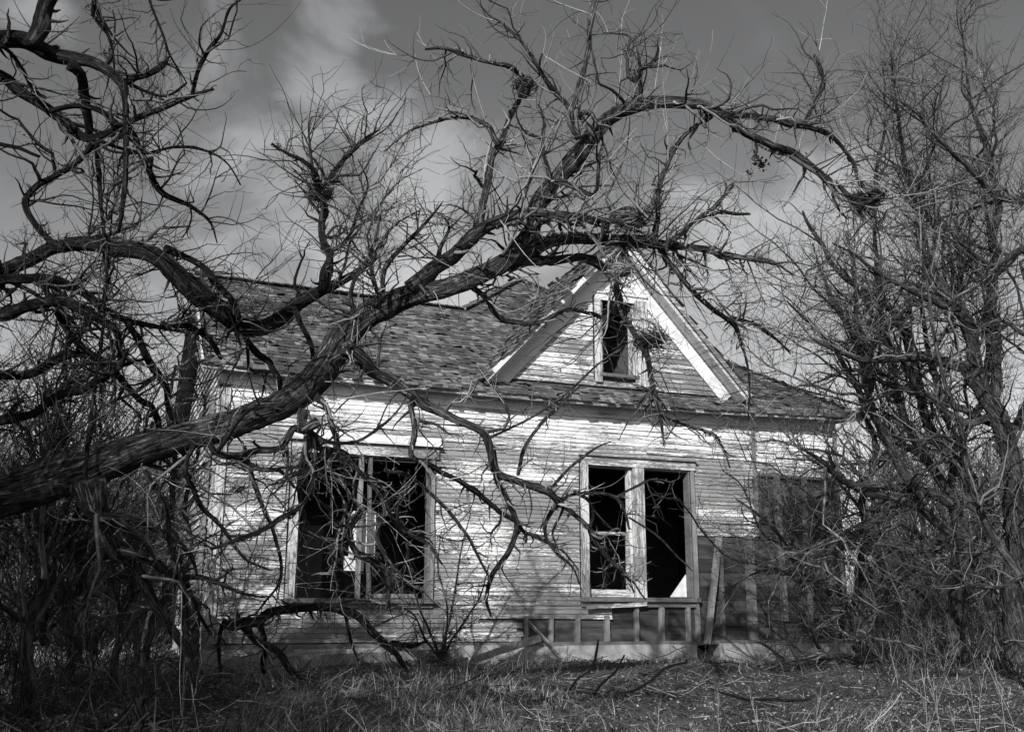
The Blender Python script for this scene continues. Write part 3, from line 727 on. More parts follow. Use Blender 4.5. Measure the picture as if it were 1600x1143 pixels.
# ------------------------------------------------------------------ trees: great leaning tree across the front
MT = (M['bark'], M['twig'], M['spray']); MD = (M['bark2'], M['twigd'], M['twig']); MR = (M['bark3'], M['twigr'], M['twig'])
tree('leaning_tree', 'great gnarled leafless tree whose long trunk leans across the front of the house', at(-330, 1190, 7),
 ('-340,1230,75 -320,1080,70 -250,920,64 -140,830,58 -40,785,46 40,768,43 100,752,41 150,737,37 230,703,33 300,682,27 350,668,27 400,650,26 450,628,26 490,598,27 520,560,28 540,520,27 570,490,24 610,468,22 650,452,20 700,441,18 750,424,18 790,406,17 830,389,15 860,377,12 900,371,11 950,374,10 1000,376,9 1040,383,8 1090,388,6 1140,398,5 1180,405,4 1215,412,2', 7.0, 8.6),
 [('640,455,15 674,420,14 709,393,13 747,367,12 800,350,9 850,344,8 905,345,7 960,348,5 1010,352,3', 8.0, 8.3, 'dense', 1.2),
  ('770,418,14 793,394,14 835,355,14 849,322,15 870,287,16 898,245,17 922,213,16 950,184,13 985,166,12 1024,157,11 1060,160,11 1099,168,9 1131,190,8 1159,211,8 1197,227,7 1243,247,7 1285,266,6 1313,290,6 1341,315,5 1352,345,3', 8.1, 9.0, 'sky', 1.2),
  ('1125,180,6 1150,183,6 1180,185,6 1222,189,6 1257,196,5 1292,210,5 1316,234,4 1337,270,4 1347,300,3', 8.6, 8.9, 'sky', 1.3),
  ('735,372,9 744,355,8 751,322,7 765,259,6 779,224,6 796,182,5 810,150,5 821,118,6', 8.0, 8.2, 'sky', 1.0),
  ('779,224,5 765,198,5 737,182,4 702,182,3 667,193,2.5 639,206,2 600,238,1.2', 8.1, 7.9, 'sky', 1.2),
  ('901,220,6 891,182,6 905,133,5.5 915,80,5 918,34,4', 8.3, 8.4, 'bare', .7),
  ('893,200,6 891,175,5 870,146,4.5 845,108,4 817,66,3 790,42,2.5 765,25,2 747,5,1.5', 8.3, 8.2, 'sky', 1.2),
  ('821,120,5 800,104,5 770,98,4 740,88,4 700,76,3.5 665,78,2', 8.2, 7.9, 'sky', 1.5),
  ('1025,382,6 1020,368,6 1022,322,5 1027,294,5 1045,248,4.5 1061,224,4.5 1082,203,4 1110,182,3 1138,154,1.5', 8.4, 8.6, 'sky', 1.0),
  ('1040,392,5 1054,378,5 1082,353,5 1110,329,4.5 1128,308,3.5 1145,290,2.5', 8.4, 8.7, 'sky', 1.1),
  ('1100,338,4 1120,334,4 1145,336,3.5 1170,336,2.5', 8.5, 8.7, 'thin', 1.3),
  ('1090,388,5 1110,388,5 1131,402,4 1166,405,4 1208,411,3 1240,430,1.5', 8.5, 8.9, 'dense', .8),
  ('1030,384,5 1045,405,5 1061,429,5 1085,457,5 1110,478,5 1141,503,4.5 1155,527,3.5 1165,560,2.5 1170,600,2 1168,650,1.5', 8.5, 9.0, 'thin', 1.2),
  ('1143,505,4 1165,508,3.5 1187,514,3.5 1215,532,2.5 1235,552,1.5', 8.7, 9.0, 'thin', 1.6),
  ('800,408,9 835,405,8 870,402,8 915,410,7.5 950,426,7.5 964,450,7 975,489,6 989,520,5.5 1008,560,5.5 1022,600,5 1033,650,4 1037,695,1.5', 8.2, 8.9, 'thin', 1.0),
  ('737,450,6 765,471,5 783,499,5 817,505,4 849,504,4 872,491,3.5 898,484,3.5 933,491,3 955,507,1.5', 8.1, 8.8, 'sparse', 1),
  ('532,538,15 552,550,14 572,564,13 585,580,12 618,604,11 653,629,9.5 695,646,8 737,664,7.5 758,678,7.5 768,706,7 779,735,7 821,751,7 852,764,6.5 870,785,6 890,800,4.5 919,827,4 940,862,3.5 975,900,3 989,925,1.5', 7.5, 8.6, 'thin', 1.0),
  ('868,782,5 856,806,4 849,838,3.5 870,862,3.5 893,884,2.5 905,910,1.2', 8.4, 8.6, 'sparse', 1),
  ('772,700,5 779,753,5 796,788,5 810,823,5 796,865,5 772,900,4.5 761,932,3.5 767,962,2', 8.0, 8.5, 'sparse', 1),
  ('642,628,6 649,671,6 644,706,6 660,722,6 702,741,5 737,762,5 765,788,5 800,809,5 817,829,4 845,842,4 880,862,2.5 905,890,1.5', 7.7, 8.3, 'thin', 1.1),
  ('758,690,3 800,668,2.5 850,640,2.5 900,600,2.5 940,565,2 990,530,1.2', 8.0, 8.6, 'sparse', 1),
  ('870,786,4 887,771,3.5 914,767,3.5 942,769,3.5 964,780,3.5 977,802,3 984,826,2', 8.4, 8.9, 'sparse', 1),
  ('964,778,3 980,766,2.5 997,758,2.5 1016,750,2.5 1051,753,1.5', 8.7, 9.2, 'sparse', 1),
  ('898,769,3.5 920,783,3.5 928,802,3.5 920,827,3.5 928,842,3.5 942,862,3.5 969,890,3 986,906,2.5 1008,935,1.5', 8.5, 9.2, 'sparse', 1),
  ('983,808,2 1024,835,2 1057,868,2 1081,892,1.2', 8.8, 9.3, 'none', 1),
  ('903,600,3 868,635,3.5 840,668,3.5 818,704,3.5 808,742,4', 8.8, 8.4, 'thin', .6),
  ('1034,650,3 1065,660,3 1100,672,3 1125,690,2.5 1140,730,1.5', 8.9, 9.3, 'thin', .8),
  ('860,772,3 875,748,3 905,718,3 930,700,2 955,690,1.2', 8.5, 8.8, 'none', 1),
  ('478,640,12 474,662,9 486,690,7 479,722,6 473,765,5 478,810,3 470,850,2', 7.1, 7.6, 'tangle', .62),
  ('490,615,8 505,628,6 514,650,5 526,690,5 532,722,4.5 560,735,4 590,752,4 603,772,4 612,805,4 640,830,4.5 668,848,4 690,880,2', 7.2, 7.8, 'tangle', .62),
  ('474,680,7 500,700,6 540,715,5 565,745,4 600,790,4 590,840,4.5 610,880,3 640,915,1.5', 7.2, 7.4, 'tangle', .62),
  ('470,665,6 515,690,4 560,690,3 590,668,3 620,640,2 640,610,1.5', 7.1, 7.3, 'tangle', .62),
  ('525,700,4 500,740,4 480,780,4 462,800,5 440,812,5 402,836,4.5 371,846,4 329,858,3', 7.2, 7.0, 'tangle', .62),
  ('565,790,5 545,830,6 560,860,6 590,880,6 605,905,5 602,950,3', 7.4, 7.6, 'tangle', .62),
  ('500,660,10 478,672,9 462,668,7 440,700,5 405,705,6 370,712,5 335,708,4', 7.0, 7.0, 'tangle', .62),
  ('330,690,6 345,712,6 380,720,5 415,735,5 440,735,4 462,760,3', 6.9, 7.0, 'tangle', .62),
  ('592,480,6 600,440,5 610,415,5 640,380,4 665,350,3 690,318,1.5', 7.8, 7.9, 'sky', 1.4),
  ('560,500,5 548,470,5 560,430,4 580,400,4 590,370,3 595,330,1.5', 7.6, 7.7, 'dense', 1.2),
  ('600,470,5 585,440,4 583,410,4 600,375,3 620,350,2.5 655,330,1.5', 7.6, 7.7, 'dense', 1.3),
  ('735,378,4 740,345,3 720,325,2 700,318,1.5', 8, 8, 'sky', 1.3),
  ('880,280,6 905,290,5 930,300,4 935,260,4 938,235,2', 8.3, 8.4, 'sky', 1.3),
  ('940,372,5 955,345,5 975,325,4 1000,330,3 1020,320,2', 8.4, 8.3, 'wild', 1.0),
  ('925,215,5 905,185,5 920,180,5 935,195,3', 8.3, 8.2, 'sky', 2.0),
  ('865,300,5 858,270,5 848,240,4 845,215,4 850,190,3 840,165,2', 8.2, 8.1, 'sky', 1.2),
  ('1005,160,5 1000,128,6 990,118,5 1008,110,4 1025,95,3 1030,60,2', 8.5, 8.6, 'sky', 1.3),
  ('1255,196,4 1275,165,4 1287,138,4 1280,108,4 1272,88,3', 8.8, 8.8, 'sky', 1.0),
  ('600,735,4 640,745,4 700,800,3.5 740,850,3 765,900,2', 7.5, 8, 'bare', 1),
  ('150,735,18 175,860,14 205,882,11 224,918,10 245,953,9 270,988,8 290,1023,7 301,1072,5', 6.9, 7.6, 'tangle', .35),
  ('175,862,10 196,866,10 238,880,9 266,894,8 297,900,6 322,902,5 350,914,4 380,926,3 415,932,1.5', 7.0, 7.6, 'tangle', .35),
  ('130,750,16 145,790,14 168,808,9 210,813,7 252,834,6 280,851,5 300,875,4 308,900,2.5', 6.9, 7.4, 'tangle', .35),
 ('300,690,5 290,730,5 310,780,5 345,820,4 380,870,3 420,890,2', 7.0, 7.6, 'tangle', .8), ('230,730,6 260,790,5 270,850,5 300,930,4 330,990,3', 7.0, 7.6, 'tangle', .8),
  ('640,735,3 620,800,3 640,870,3 600,920,2', 8.5, 9, 'tangle', .7), ('560,740,3 540,800,3 520,870,3 530,930,2', 8, 9, 'tangle', .8), ('380,700,4 400,760,4 430,830,3.5 440,900,3 400,960,2', 7.5, 8.5, 'tangle', .35)
 ], MT, tk='thin', extra=(34, (.35, 1.1), 300, 700, .05, 3.0))

# arching tree at the left
tree('arching_tree', 'dark leafless tree at the left whose arching limb dips across the shingle roof', at(-190, 1180, 8.4),
 ('-190,1220,50 -180,1000,46 -150,800,42 -110,640,36 -70,520,28 -40,450,22 -10,420,16', 8.4, 8.2),
 [('-20,425,14 21,412,14 52,401,13 87,387,13 133,376,14 175,376,14 217,387,15 252,405,16 280,433,17 308,461,17 343,487,17 374,509,15 402,509,14 430,496,13 465,471,12 500,453,10 535,436,8 562,420,6 588,399,4', 8.2, 8.6, 'thin', 1.0),
  ('259,391,7 290,401,6 315,419,6 336,447,6 360,475,6 371,504,5', 8.2, 8.3, 'bare', .8),
  ('385,515,7 388,531,6 402,552,6 427,573,6 441,594,5 434,613,3', 8.3, 8.3, 'none', 1),
  ('460,478,5 473,510,5 483,535,5 487,562,4', 8.4, 8.3, 'bare', .6),
  ('500,454,8 507,426,8 518,401,7 506,380,7 502,350,7 504,325,7 500,303,6', 8.5, 8.5, 'thin', 1.3),
  ('500,300,6 497,273,5 472,252,4 448,241,3 425,225,2', 8.5, 8.4, 'sky', 1.8),
  ('500,300,6 518,266,5 535,248,4 556,231,4 590,205,2', 8.5, 8.7, 'sky', 1.8),
  ('515,395,4 545,370,3.5 560,330,3 575,290,2 560,250,1.2', 8.5, 8.6, 'sky', 1.6),
  ('-40,440,10 21,433,9 70,435,9 105,445,8 140,461,8 164,485,7 196,500,6 245,510,4 290,520,2', 8.2, 7.8, 'dense', .8),
  ('-60,500,12 0,487,11 42,477,10 87,476,10 122,489,9 150,506,8 172,522,7 185,560,5 175,600,3', 8.2, 7.8, 'dense', .8),
  ('-80,585,9 0,583,8 52,580,8 87,559,8 122,551,7 157,561,6 190,570,4 230,560,2', 8.2, 7.9, 'dense', .8),
  ('-100,670,10 0,655,9 52,643,8 87,622,8 129,611,7 157,592,6 185,576,5 200,545,3', 8.2, 7.6, 'thin', 1.3),
  ('100,386,6 60,360,6 40,320,6 60,285,6 105,255,6 133,228,7 150,210,6', 8.2, 7.9, 'dense', .7),
  ('250,505,6 300,515,6 330,535,5 345,560,4', 7.9, 8.0, 'thin', 2),
  ('165,880,5 170,820,5 135,760,4 138,702,3.5 150,600,3 165,470,2.5 171,380,2 175,330,1.2', 7.2, 7.4, 'none', 1),
  ('200,500,6 230,560,7 255,600,7 262,640,6 285,680,6 290,720,4', 8, 8.2, 'wild', .8),
  ('60,440,6 110,520,6 190,600,6 240,660,6 250,720,4', 8, 8.2, 'wild', .8),
 ], MD, tk='bare', extra=(42, (.5, 1.5), 460, 1500, .06, 0))

# upper left tree
tree('overhanging_tree', 'black gnarled tree at the upper left with thick limbs forking against the sky', at(-560, 1400, 6),
 ('-560,1500,62 -520,1000,56 -430,600,50 -320,300,40 -200,140,28 -120,90,22', 6.2, 6.2),
 [('-130,92,20 -60,72,17 0,67,16 42,66,15 80,80,14 115,97,13 150,101,10 175,112,9 196,129,9 198,157,6 196,192,6 196,245,5 190,304,5 185,360,3', 6.2, 6.6, 'thin', 1.1),
  ('52,62,13 66,40,14 76,15,14 88,-10,13 110,-60,11 150,-120,8', 6.3, 6.4, 'sky', .8),
  ('112,98,10 130,112,9 136,147,8 138,182,7 138,215,7', 6.4, 6.5, 'bare', .7),
  ('-170,130,13 -80,100,12 0,122,11 35,147,10 70,168,9 98,189,9 126,213,9 150,217,8 175,206,7 196,192,6 224,175,6 259,163,5 290,150,5 332,139,2', 6.2, 6.8, 'sky', 1.0),
  ('80,172,5 122,164,5 157,171,5 189,196,4', 6.4, 6.6, 'thin', 1.2),
  ('196,124,6 224,116,5 250,102,5 262,88,3', 6.6, 6.6, 'bare', 1.4),
  ('297,146,4 304,115,4 322,80,4 343,52,3 357,17,2.5 378,0,1.5', 6.8, 6.8, 'sky', 1.5),
  ('150,222,5 154,273,5 157,322,4 163,360,3 168,420,2', 6.5, 6.6, 'thin', 1.2),
  ('200,196,5 210,212,5 224,245,5 241,276,6 259,304,6 297,325,4 329,350,2.5 340,380,1.2', 6.6, 6.8, 'wild', .9),
  ('150,218,4 185,231,3.5 224,241,3 273,231,3 315,234,3 350,252,2 375,290,1.5', 6.5, 6.9, 'sky', 1.2),
  ('0,65,4 14,82,4 35,112,4 52,143,4 72,155,3', 6.3, 6.4, 'bare', 1.2),
  ('-40,222,4 0,229,4 30,232,3.5 63,242,3', 6.4, 6.4, 'none', 1),
  ('200,130,4 225,142,3 260,150,2.5 290,130,2', 6.6, 6.8, 'sky', 1.6),
  ('138,-60,4 150,0,4 148,25,4 175,60,3 180,110,2', 6.4, 6.5, 'thin', 1.6),
  ('220,-40,3 235,10,2.5 255,60,2.5 265,90,2 290,130,1.2', 6.4, 6.6, 'thin', 1.0),
 ], MD, tk='bare')

# thin crooked trunks at the lower left
for lb, txt, d in [('dark thin trunk with a forked top at the extreme left', '68,1003,8 66,960,7 70,925,7 62,870,6 70,820,6 60,760,5 45,690,4 20,600,2', 9.3), ('crooked slim trunk, second from the left edge in the thicket', '101,1018,8 104,960,8 114,904,8 122,862,7 135,800,6 120,740,5 150,650,3', 9.0),
               ('straight slender trunk, third from the left edge in the thicket', '137,1017,5 136,960,5 135,911,5 129,860,4 140,800,4 160,700,3 150,620,2', 9.2), ('kinked trunk leaning right under the great limb', '226,1044,8 232,1010,7 241,988,7 250,955,6 262,935,6 281,908,5 300,860,4 290,790,4 310,700,3 320,620,2', 8.6),
               ('thin pale trunk between the kinked trunk and the stump', '190,985,4 186,940,4 178,880,4 185,820,3.5 205,740,3 215,660,2', 10.2), ('short dark stem hard against the left corner of the house', '300,1040,6 296,960,6 285,880,5 268,800,5 275,720,5 262,640,4 270,570,3', 9.8)]:
    x_, y_ = [float(v) for v in txt.split()[0].split(',')][:2]
    tree('slender_tree', lb, at(x_, y_, d), (txt, d, d+.3), [], MR, tk='thin', group='thin trunks at lower left')
# fallen limb in front of the left wall
def fallen(name, label, cat, txts, mats, d, key='thin', k=1., group=None):
    r = empty(name, at(*[float(v) for v in txts[0].split()[0].split(',')][:2], d)); tag(r, label, cat, group)
    for t in txts:
        C = trace(t, d, d+.3, .08); lo = limb_mesh('limb', C, mats[0], r, .14, True); twigs_for(C, key, lo, mats[1:], k)
    return r
fallen('fallen_limb', 'large dead limb lying propped along the foot of the left wall', 'fallen branch',
 ['343,968,7 360,972,10 378,967,10 402,967,9 420,953,8 455,950,7 507,953,7 555,960,7 586,985,7 607,1002,6 628,1023,5 642,1044,3',
  '378,972,8 402,999,7 430,1012,7 455,1047,6 490,1061,4', '400,970,6 416,1002,5 414,1051,4', '607,1002,4 640,1010,4 665,1000,2.5', '350,975,4 345,1012,3.5 346,1050,3',
  '500,953,3 540,940,3 580,940,2', '540,955,3 545,990,3 560,1030,2'], MD, 10.3, 'bare', 1.3)
fallen('fallen_branch', 'forked dead branch standing out of the grass right of centre', 'fallen branch',
 ['936,1000,2 933,1020,2.5 925,1045,2.5 905,1062,2.5 892,1078,2', '976,1021,2 960,1048,2.5 940,1068,2.5 930,1085,2'], MD, 9.2, 'none')
fallen('fallen_branch', 'dead forked stick leaning low in the grass nearest the foundation', 'fallen branch',
 ['1075,1035,2 1040,1045,3 1020,1060,3 990,1078,3 960,1082,2'], MD, 9.6, 'none')
fallen('tree_stub', 'splintered stub of a broken branch rising from the shaded grass at lower left', 'fallen branch',
 ['206,1092,6 212,1110,6 214,1135,5 210,1160,5', '255,1075,4 235,1088,5 214,1108,6', '208,1092,3 190,1115,3 172,1128,2'], MT, 7.4, 'none')
fallen('fallen_branch', 'long thin dead branch lying flat across the grass at right', 'fallen branch',
 ['1110,1075,2 1160,1090,3 1210,1092,3 1262,1090,3 1272,1083,2'], MD, 9.6, 'none')

# shrub by the right corner
tree('bare_shrub', 'bare many-stemmed shrub with pale upright shoots in front of the exposed sheathing', at(1330, 1010, 13.2),
 ('1330,1015,7 1331,985,6 1327,958,5 1306,937,5 1285,920,5 1264,906,4.5 1243,883,4 1229,858,4 1208,823,3 1180,799,2.5 1150,780,1.5', 13.2, 13.0),
 [('1333,1010,7 1340,985,6.5 1346,966,6 1369,946,6 1393,921,6 1421,893,5 1474,885,4 1520,860,3', 13.2, 13.0, 'sky', .8),
  ('1295,1032,4 1278,1009,4 1267,981,4 1257,946,4 1248,918,4 1235,880,3', 13, 13, 'thin', 1),
  ('1305,1033,4 1250,1037,4 1222,1030,3 1197,1009,2.5 1180,1002,1.5', 13, 13, 'bare', 1),
  ('1250,925,3 1225,850,2 1205,800,2 1198,745,1.2', 13, 12.8, 'bare', 1), ('1252,922,3 1262,850,2 1290,790,2 1305,745,1.2', 13, 12.8, 'bare', 1),
  ('1255,915,3 1290,860,2 1320,800,2 1330,750,1.2', 13, 12.8, 'bare', 1), ('1250,920,2.5 1275,870,2 1340,820,2 1390,800,1.2', 13, 12.7, 'bare', 1),
  ('1245,905,3 1210,890,2 1170,900,2 1130,925,1.2', 13, 12.6, 'thin', 1), ('1240,900,3 1200,885,2 1140,870,2 1100,830,2 1060,780,1.2', 13, 12.4, 'thin', .6),
  ('1235,880,3 1240,820,2 1235,770,1.5 1245,720,1', 13, 13, 'bare', 1), ('1220,850,2 1190,830,2 1160,760,1.5 1130,735,1', 13, 12.8, 'thin', 1)], MR, cat='shrub', tk='wild', extra=(40, (.4, 1.3), 300, 900, .12, 0))
# sapling shrub against the wall, and between
tree('wall_shrub', 'small thin-stemmed leafless shrub growing against the clapboards between the windows', at(700, 1030, 12.4),
 ('690,1035,3 695,1000,3 705,960,2.5 715,900,2 722,850,1.5 735,800,1', 12.4, 12.4),
 [('690,1030,2.5 670,980,2 650,930,1.5 640,880,1', 12.4, 12.3, 'thin', 1), ('692,1030,2.5 720,980,2 750,930,1.5 765,880,1', 12.4, 12.3, 'thin', 1),
  ('690,1030,2 665,1000,2 645,960,1.5 600,940,1', 12.4, 12.2, 'thin', 1), ('695,1020,2 700,950,2 685,890,1.5 690,830,1', 12.4, 12.3, 'thin', 1)], MR, cat='shrub', tk='thin')

# right hand trees
tree('right_tree', 'tall many-limbed leafless tree with a stout leaning trunk at the far right edge', at(1590, 1010, 12.5),
 ('1592,1030,21.2 1588,950,20 1585,850,18.8 1580,755,17.5 1572,690,16.2 1560,645,15 1540,612,13.8 1526,560,12.5 1512,510,11.2 1492,470,10 1470,440,8.75 1450,400,7.5 1435,350,6.25 1420,300,5 1410,240,3.75 1400,160,2.5 1392,80,1.5', 12.5, 12.2),
 [('1540,612,11.2 1512,585,11.2 1477,567,10 1442,558,8.75 1400,560,7.5 1355,562,5.62 1310,548,3.75 1270,530,1.88', 12.4, 11.8, 'wild', .75),
  ('1552,625,10 1556,560,10 1551,510,10 1548,440,8.75 1555,370,7.5 1560,315,6.25 1545,250,5 1520,180,3.75 1510,100,2.5 1500,30,1.5', 12.4, 12.8, 'wild', .7),
  ('1610,320,6.25 1558,305,5.62 1530,277,5 1495,248,5 1460,210,3.75 1439,182,3.12 1400,150,1.88', 12.2, 11.8, 'wild', .7),
  ('1640,420,10 1600,395,7.5 1550,420,5 1500,380,3.75 1470,340,2.5', 12.2, 12, 'wild', .7),
  ('1500,480,7.5 1460,470,6.25 1420,450,5 1380,430,3.75 1340,400,2.5 1300,380,1.5', 12.2, 11.6, 'wild', .7),
  ('1560,640,7.5 1520,660,6.25 1470,640,5.62 1430,600,5 1390,540,3.75 1350,470,3.12 1320,420,1.88', 12.3, 11.9, 'wild', .7),
  ('1572,690,7.5 1600,640,7.5 1640,560,6.25', 12.4, 12.5, 'wild', .6)], MR, tk='wild', extra=(90, (.7, 2.0), 1100, 4200, .25, 3.6))
tree('thicket_tree', 'multi-stemmed bare tree with crooked dark stems just right of the house corner', at(1495, 1000, 13.5),
 ('1490,1020,17.5 1494,970,17.5 1502,900,15 1498,830,12.5 1480,770,10 1450,720,8.75 1420,670,7.5 1395,600,6.25 1380,520,5 1372,440,4.38 1365,360,3.75 1370,280,3.12 1385,200,2.5 1380,100,1.5', 13.5, 13.0),
 [('1500,920,11.2 1530,850,10 1538,806,7.5 1523,764,7.5 1500,700,6.25 1470,640,5 1450,560,4.38 1440,480,3.75 1445,400,2.5', 13.4, 13.2, 'wild', .7),
  ('1498,840,10 1450,800,8.75 1400,780,7.5 1350,770,6.25 1310,740,4.38 1290,700,2.5', 13.4, 12.6, 'wild', .7),
  ('1450,720,7.5 1400,690,6.25 1360,640,5.62 1330,590,5 1300,540,3.75 1260,500,2.5 1230,470,1.5', 13.2, 12.5, 'wild', .65),
  ('1498,830,8.75 1440,860,7.5 1390,850,6.25 1340,840,5 1310,860,3.75', 13.4, 12.8, 'wild', .8),
  ('1395,600,5 1350,560,4.38 1320,500,3.75 1290,440,2.5 1270,380,1.5', 13, 12.6, 'wild', .6),
  ('1480,770,7.5 1500,700,6.25 1530,640,6.25 1545,560,5 1540,480,3.75', 13.4, 13.6, 'wild', .6),
  ('1481,720,9 1460,667,8.5 1442,615,8.5 1425,545,8 1407,507,8 1390,485,7 1348,454,6 1302,419,5 1274,370,4 1255,330,2', 13.0, 12.0, 'wild', .7),
  ('1600,664,7 1547,657,7 1495,636,6.5 1425,608,6 1380,596,5 1337,580,4 1290,590,2.5', 12.6, 12.0, 'wild', .7),
  ('1440,780,8 1390,702,7 1362,615,6.5 1355,566,6 1340,500,5 1335,430,4 1320,360,2.5', 12.8, 12.3, 'wild', .7),
  ('1488,785,8 1425,764,8 1380,758,7 1337,760,6 1313,746,5 1285,720,4 1250,700,2', 13.2, 12.4, 'wild', .8),
  ('1440,785,8 1418,792,7.5 1372,813,7 1337,830,6 1299,862,5 1267,918,3', 13.0, 12.6, 'wild', .8),
  ('1330,985,7 1345,900,7 1360,840,6 1350,780,6 1365,700,5 1345,640,4', 13.3, 12.9, 'wild', .7)], MR, tk='wild', extra=(75, (.8, 2.6), 750, 2700, .2, 0))
tree('slanting_tree', 'slender leaning tree with a smooth grey stem at the right edge of the yard', at(1610, 980, 11),
 ('1640,1020,9 1615,940,8 1590,900,8 1558,848,7 1537,806,6 1523,764,6 1510,700,5 1495,640,4.5 1470,560,4 1455,480,3 1440,400,2', 11, 11.4),
 [('1600,905,5 1560,918,4 1520,915,3.5 1485,892,3 1440,870,2', 11, 11.2, 'thin', 1.2), ('1530,790,4 1560,740,4 1590,690,3 1610,640,2', 11, 11.2, 'wild', .7),
  ('1510,700,4 1470,680,3.5 1430,690,3 1390,680,2', 11.2, 11, 'wild', .7), ('1640,560,5 1600,520,4 1560,500,3 1520,520,2', 11.5, 11.3, 'wild', .6)], MR, tk='sky')
# ------------------------------------------------------------------ thickets behind (individual saplings, three kinds, copied)
def sapling(seed, h):
    global RNG
    r = empty('bare_sapling', (0, 0, 0)); keep = RNG; RNG = np.random.default_rng(seed); random.seed(seed)
    pts = [[0, 0, -.2, .06]]; x = y = 0; n = 9
    for i in range(1, n+1):
        x += random.gauss(0, .16); y += random.gauss(0, .16); pts.append([x, y, h*i/n*.8, .06*(1-i/n)**.7+.006])
    C = crm(pts, .08); limb_mesh('trunk', C, M['bark3'], r, .1)
    up = lambda A: (A[:, 2] > .6).astype(float)+.05
    b = grow([(C[:, :3], C[:, 3])], 26, (h*.2, h*.5), (20, 60), .45, .13, (.4, .7), .004, .03, 12, .06, up)
    t = grow([b], 190, (.3, 1.1), (25, 70), .3, .17, (.4, .7), .003, .012, 9, .08, up); f = grow([t, b], 620, (.15, .55), (25, 75), .2, .2, (.5, .8), .0024, .006, 6, .05, up)
    V, Q, n0 = [], [], 0
    for g, S in ((b, 5), (t, 4), (f, 3)):
        v, q = tubes(*g, S); V.append(v); Q.append(q+n0); n0 += len(v)
    mesh_np('crown', np.vstack(V), np.vstack(Q), M['twigr'], r, True); RNG = keep; return r
protos = [sapling(101, 5.5), sapling(202, 4.2), sapling(303, 6.5), sapling(404, 3.4)]
used = [False]*4
def place(k, x, y, s, rz, label, group):
    if not used[k]: r = protos[k]; used[k] = True
    else:
        r = protos[k].copy(); COL.objects.link(r)
        for ch in list(protos[k].children):
            c = ch.copy(); COL.objects.link(c); c.parent = r
    r.location = (x, y, float(gz(x, y))); r.rotation_euler = (0, 0, rz); r.scale = (s, s, s)
    tag(r, label, 'tree', group); return r
random.seed(5)
def ground_pt(px, Y):   # where a ray column meets the line y=Y on the ground
    d = FW+RT*(px-800)/F; t = (Y+13)/d[1]; return CAM[0]+d[0]*t
left = [(-60, -3.5), (-20, -2.2), (25, -1), (66, -2.6), (101, -3.3), (136, -1.6), (170, .5), (200, -.6), (224, -2.2), (255, 1), (262, 3), (-40, 3), (10, 4), (50, 6), (90, 5), (130, 7), (165, 4.5), (205, 8), (240, 6), (-70, 8), (0, 11), (60, 13), (110, 11), (160, 14), (215, 12), (285, 10), (265, 15), (30, 18), (140, 19), (235, 18)]
for i, (px, Y) in enumerate(left):
    near = Y < 2
    place([1, 0, 3, 2][i % 4] if not near else [3, 1][i % 2], ground_pt(px, Y), Y, random.uniform(.55, .95) if near else random.uniform(.7, 1.0), random.uniform(0, 6.3), 'thin leafless sapling in the tangled thicket left of the house' if near else 'leafless tree in the far thicket behind the left edge of the house', 'saplings of the left thicket' if near else 'trees of the far left thicket')
right = [(1345, 5), (1375, 3), (1400, 7), (1430, 2), (1455, 5), (1480, 9), (1515, 4), (1540, 8), (1575, 3), (1600, 6), (1640, 2), (1360, 12), (1410, 15), (1470, 14), (1530, 16), (1590, 12), (1640, 14), (1390, 20), (1500, 22), (1600, 20)]
for i, (px, Y) in enumerate(right):
    place([0, 2, 1, 2][i % 4], ground_pt(px, Y), Y, random.uniform(.85, 1.35), random.uniform(0, 6.3), 'leafless tree in the thicket seen past the right corner of the house', 'trees of the right thicket')

for i, (x, y, k, sc_) in enumerate([(-3, -8.4, 0, 1.1), (-2.5, -7.3, 3, 1.6), (-3.7, -7.5, 0, 1.0), (-2.9, -9.3, 0, 1.15), (-4.2, -11.6, 2, 1.15), (-5.4, -10.6, 0, 1.25), (-3.4, -12.6, 0, 1.2), (-6.2, -12, 2, 1.1), (-4.8, -13.2, 1, 1.5), (-4.0, -10.4, 3, 1.7)]):
    place(k, x, y, sc_, i*1.3, 'leafless tree beside the photographer shading the left of the yard', 'trees shading the left foreground')
# distant brush: one mass
def brush(name, label, n, fx, hmin, hmax, mat):
    x, y = fx(n); h = RNG.uniform(hmin, hmax, n)*(.55+.45*np.sin(x*.7)*np.sin(y*.9+x*.3)+.2)
    P = np.empty((n, 7, 3)); P[:, 0, 0] = x; P[:, 0, 1] = y; P[:, 0, 2] = gz(x, y)-.05
    D = RNG.normal(0, .35, (n, 3)); D[:, 2] = 1
    for i in range(6):
        D = D+RNG.normal(0, .16, (n, 3)); D[:, 2] = np.abs(D[:, 2]); D /= np.linalg.norm(D, axis=1, keepdims=True); P[:, i+1] = P[:, i]+D*(h/6)[:, None]
    R = (.007*(1-np.linspace(0, 1, 7)*.75))[None]*RNG.uniform(.5, 1.6, (n, 1))
    t = grow([(P, R)], n*2, (.15, .7), (25, 75), .2, .2, (.4, .7), .0022, .006, 5)
    v, q = tubes(P, R, 3); v2, q2 = tubes(*t, 3)
    o = mesh_np(name, np.vstack([v, v2]), np.vstack([q, q2+len(v)]), mat, None, True); tag(o, label, 'brush', kind='stuff'); return o
def band(px0, px1, Y0, Y1):
    def f(n):
        Y = RNG.uniform(Y0, Y1, n); px = RNG.uniform(px0, px1, n); d = FW[None]+RT[None]*((px-800)/F)[:, None]; t = (Y+13)/d[:, 1]
        return CAM[0]+d[:, 0]*t, Y
    return f
brush('undergrowth', 'tangled leafless undergrowth beyond the left side of the house', 5500, band(-80, 300, 6, 28), 1.2, 4.2, M['twigr'])
brush('undergrowth', 'tangled leafless undergrowth beyond the right side of the house', 7500, band(1312, 1700, 8, 26), 1.2, 4.5, M['twigr'])
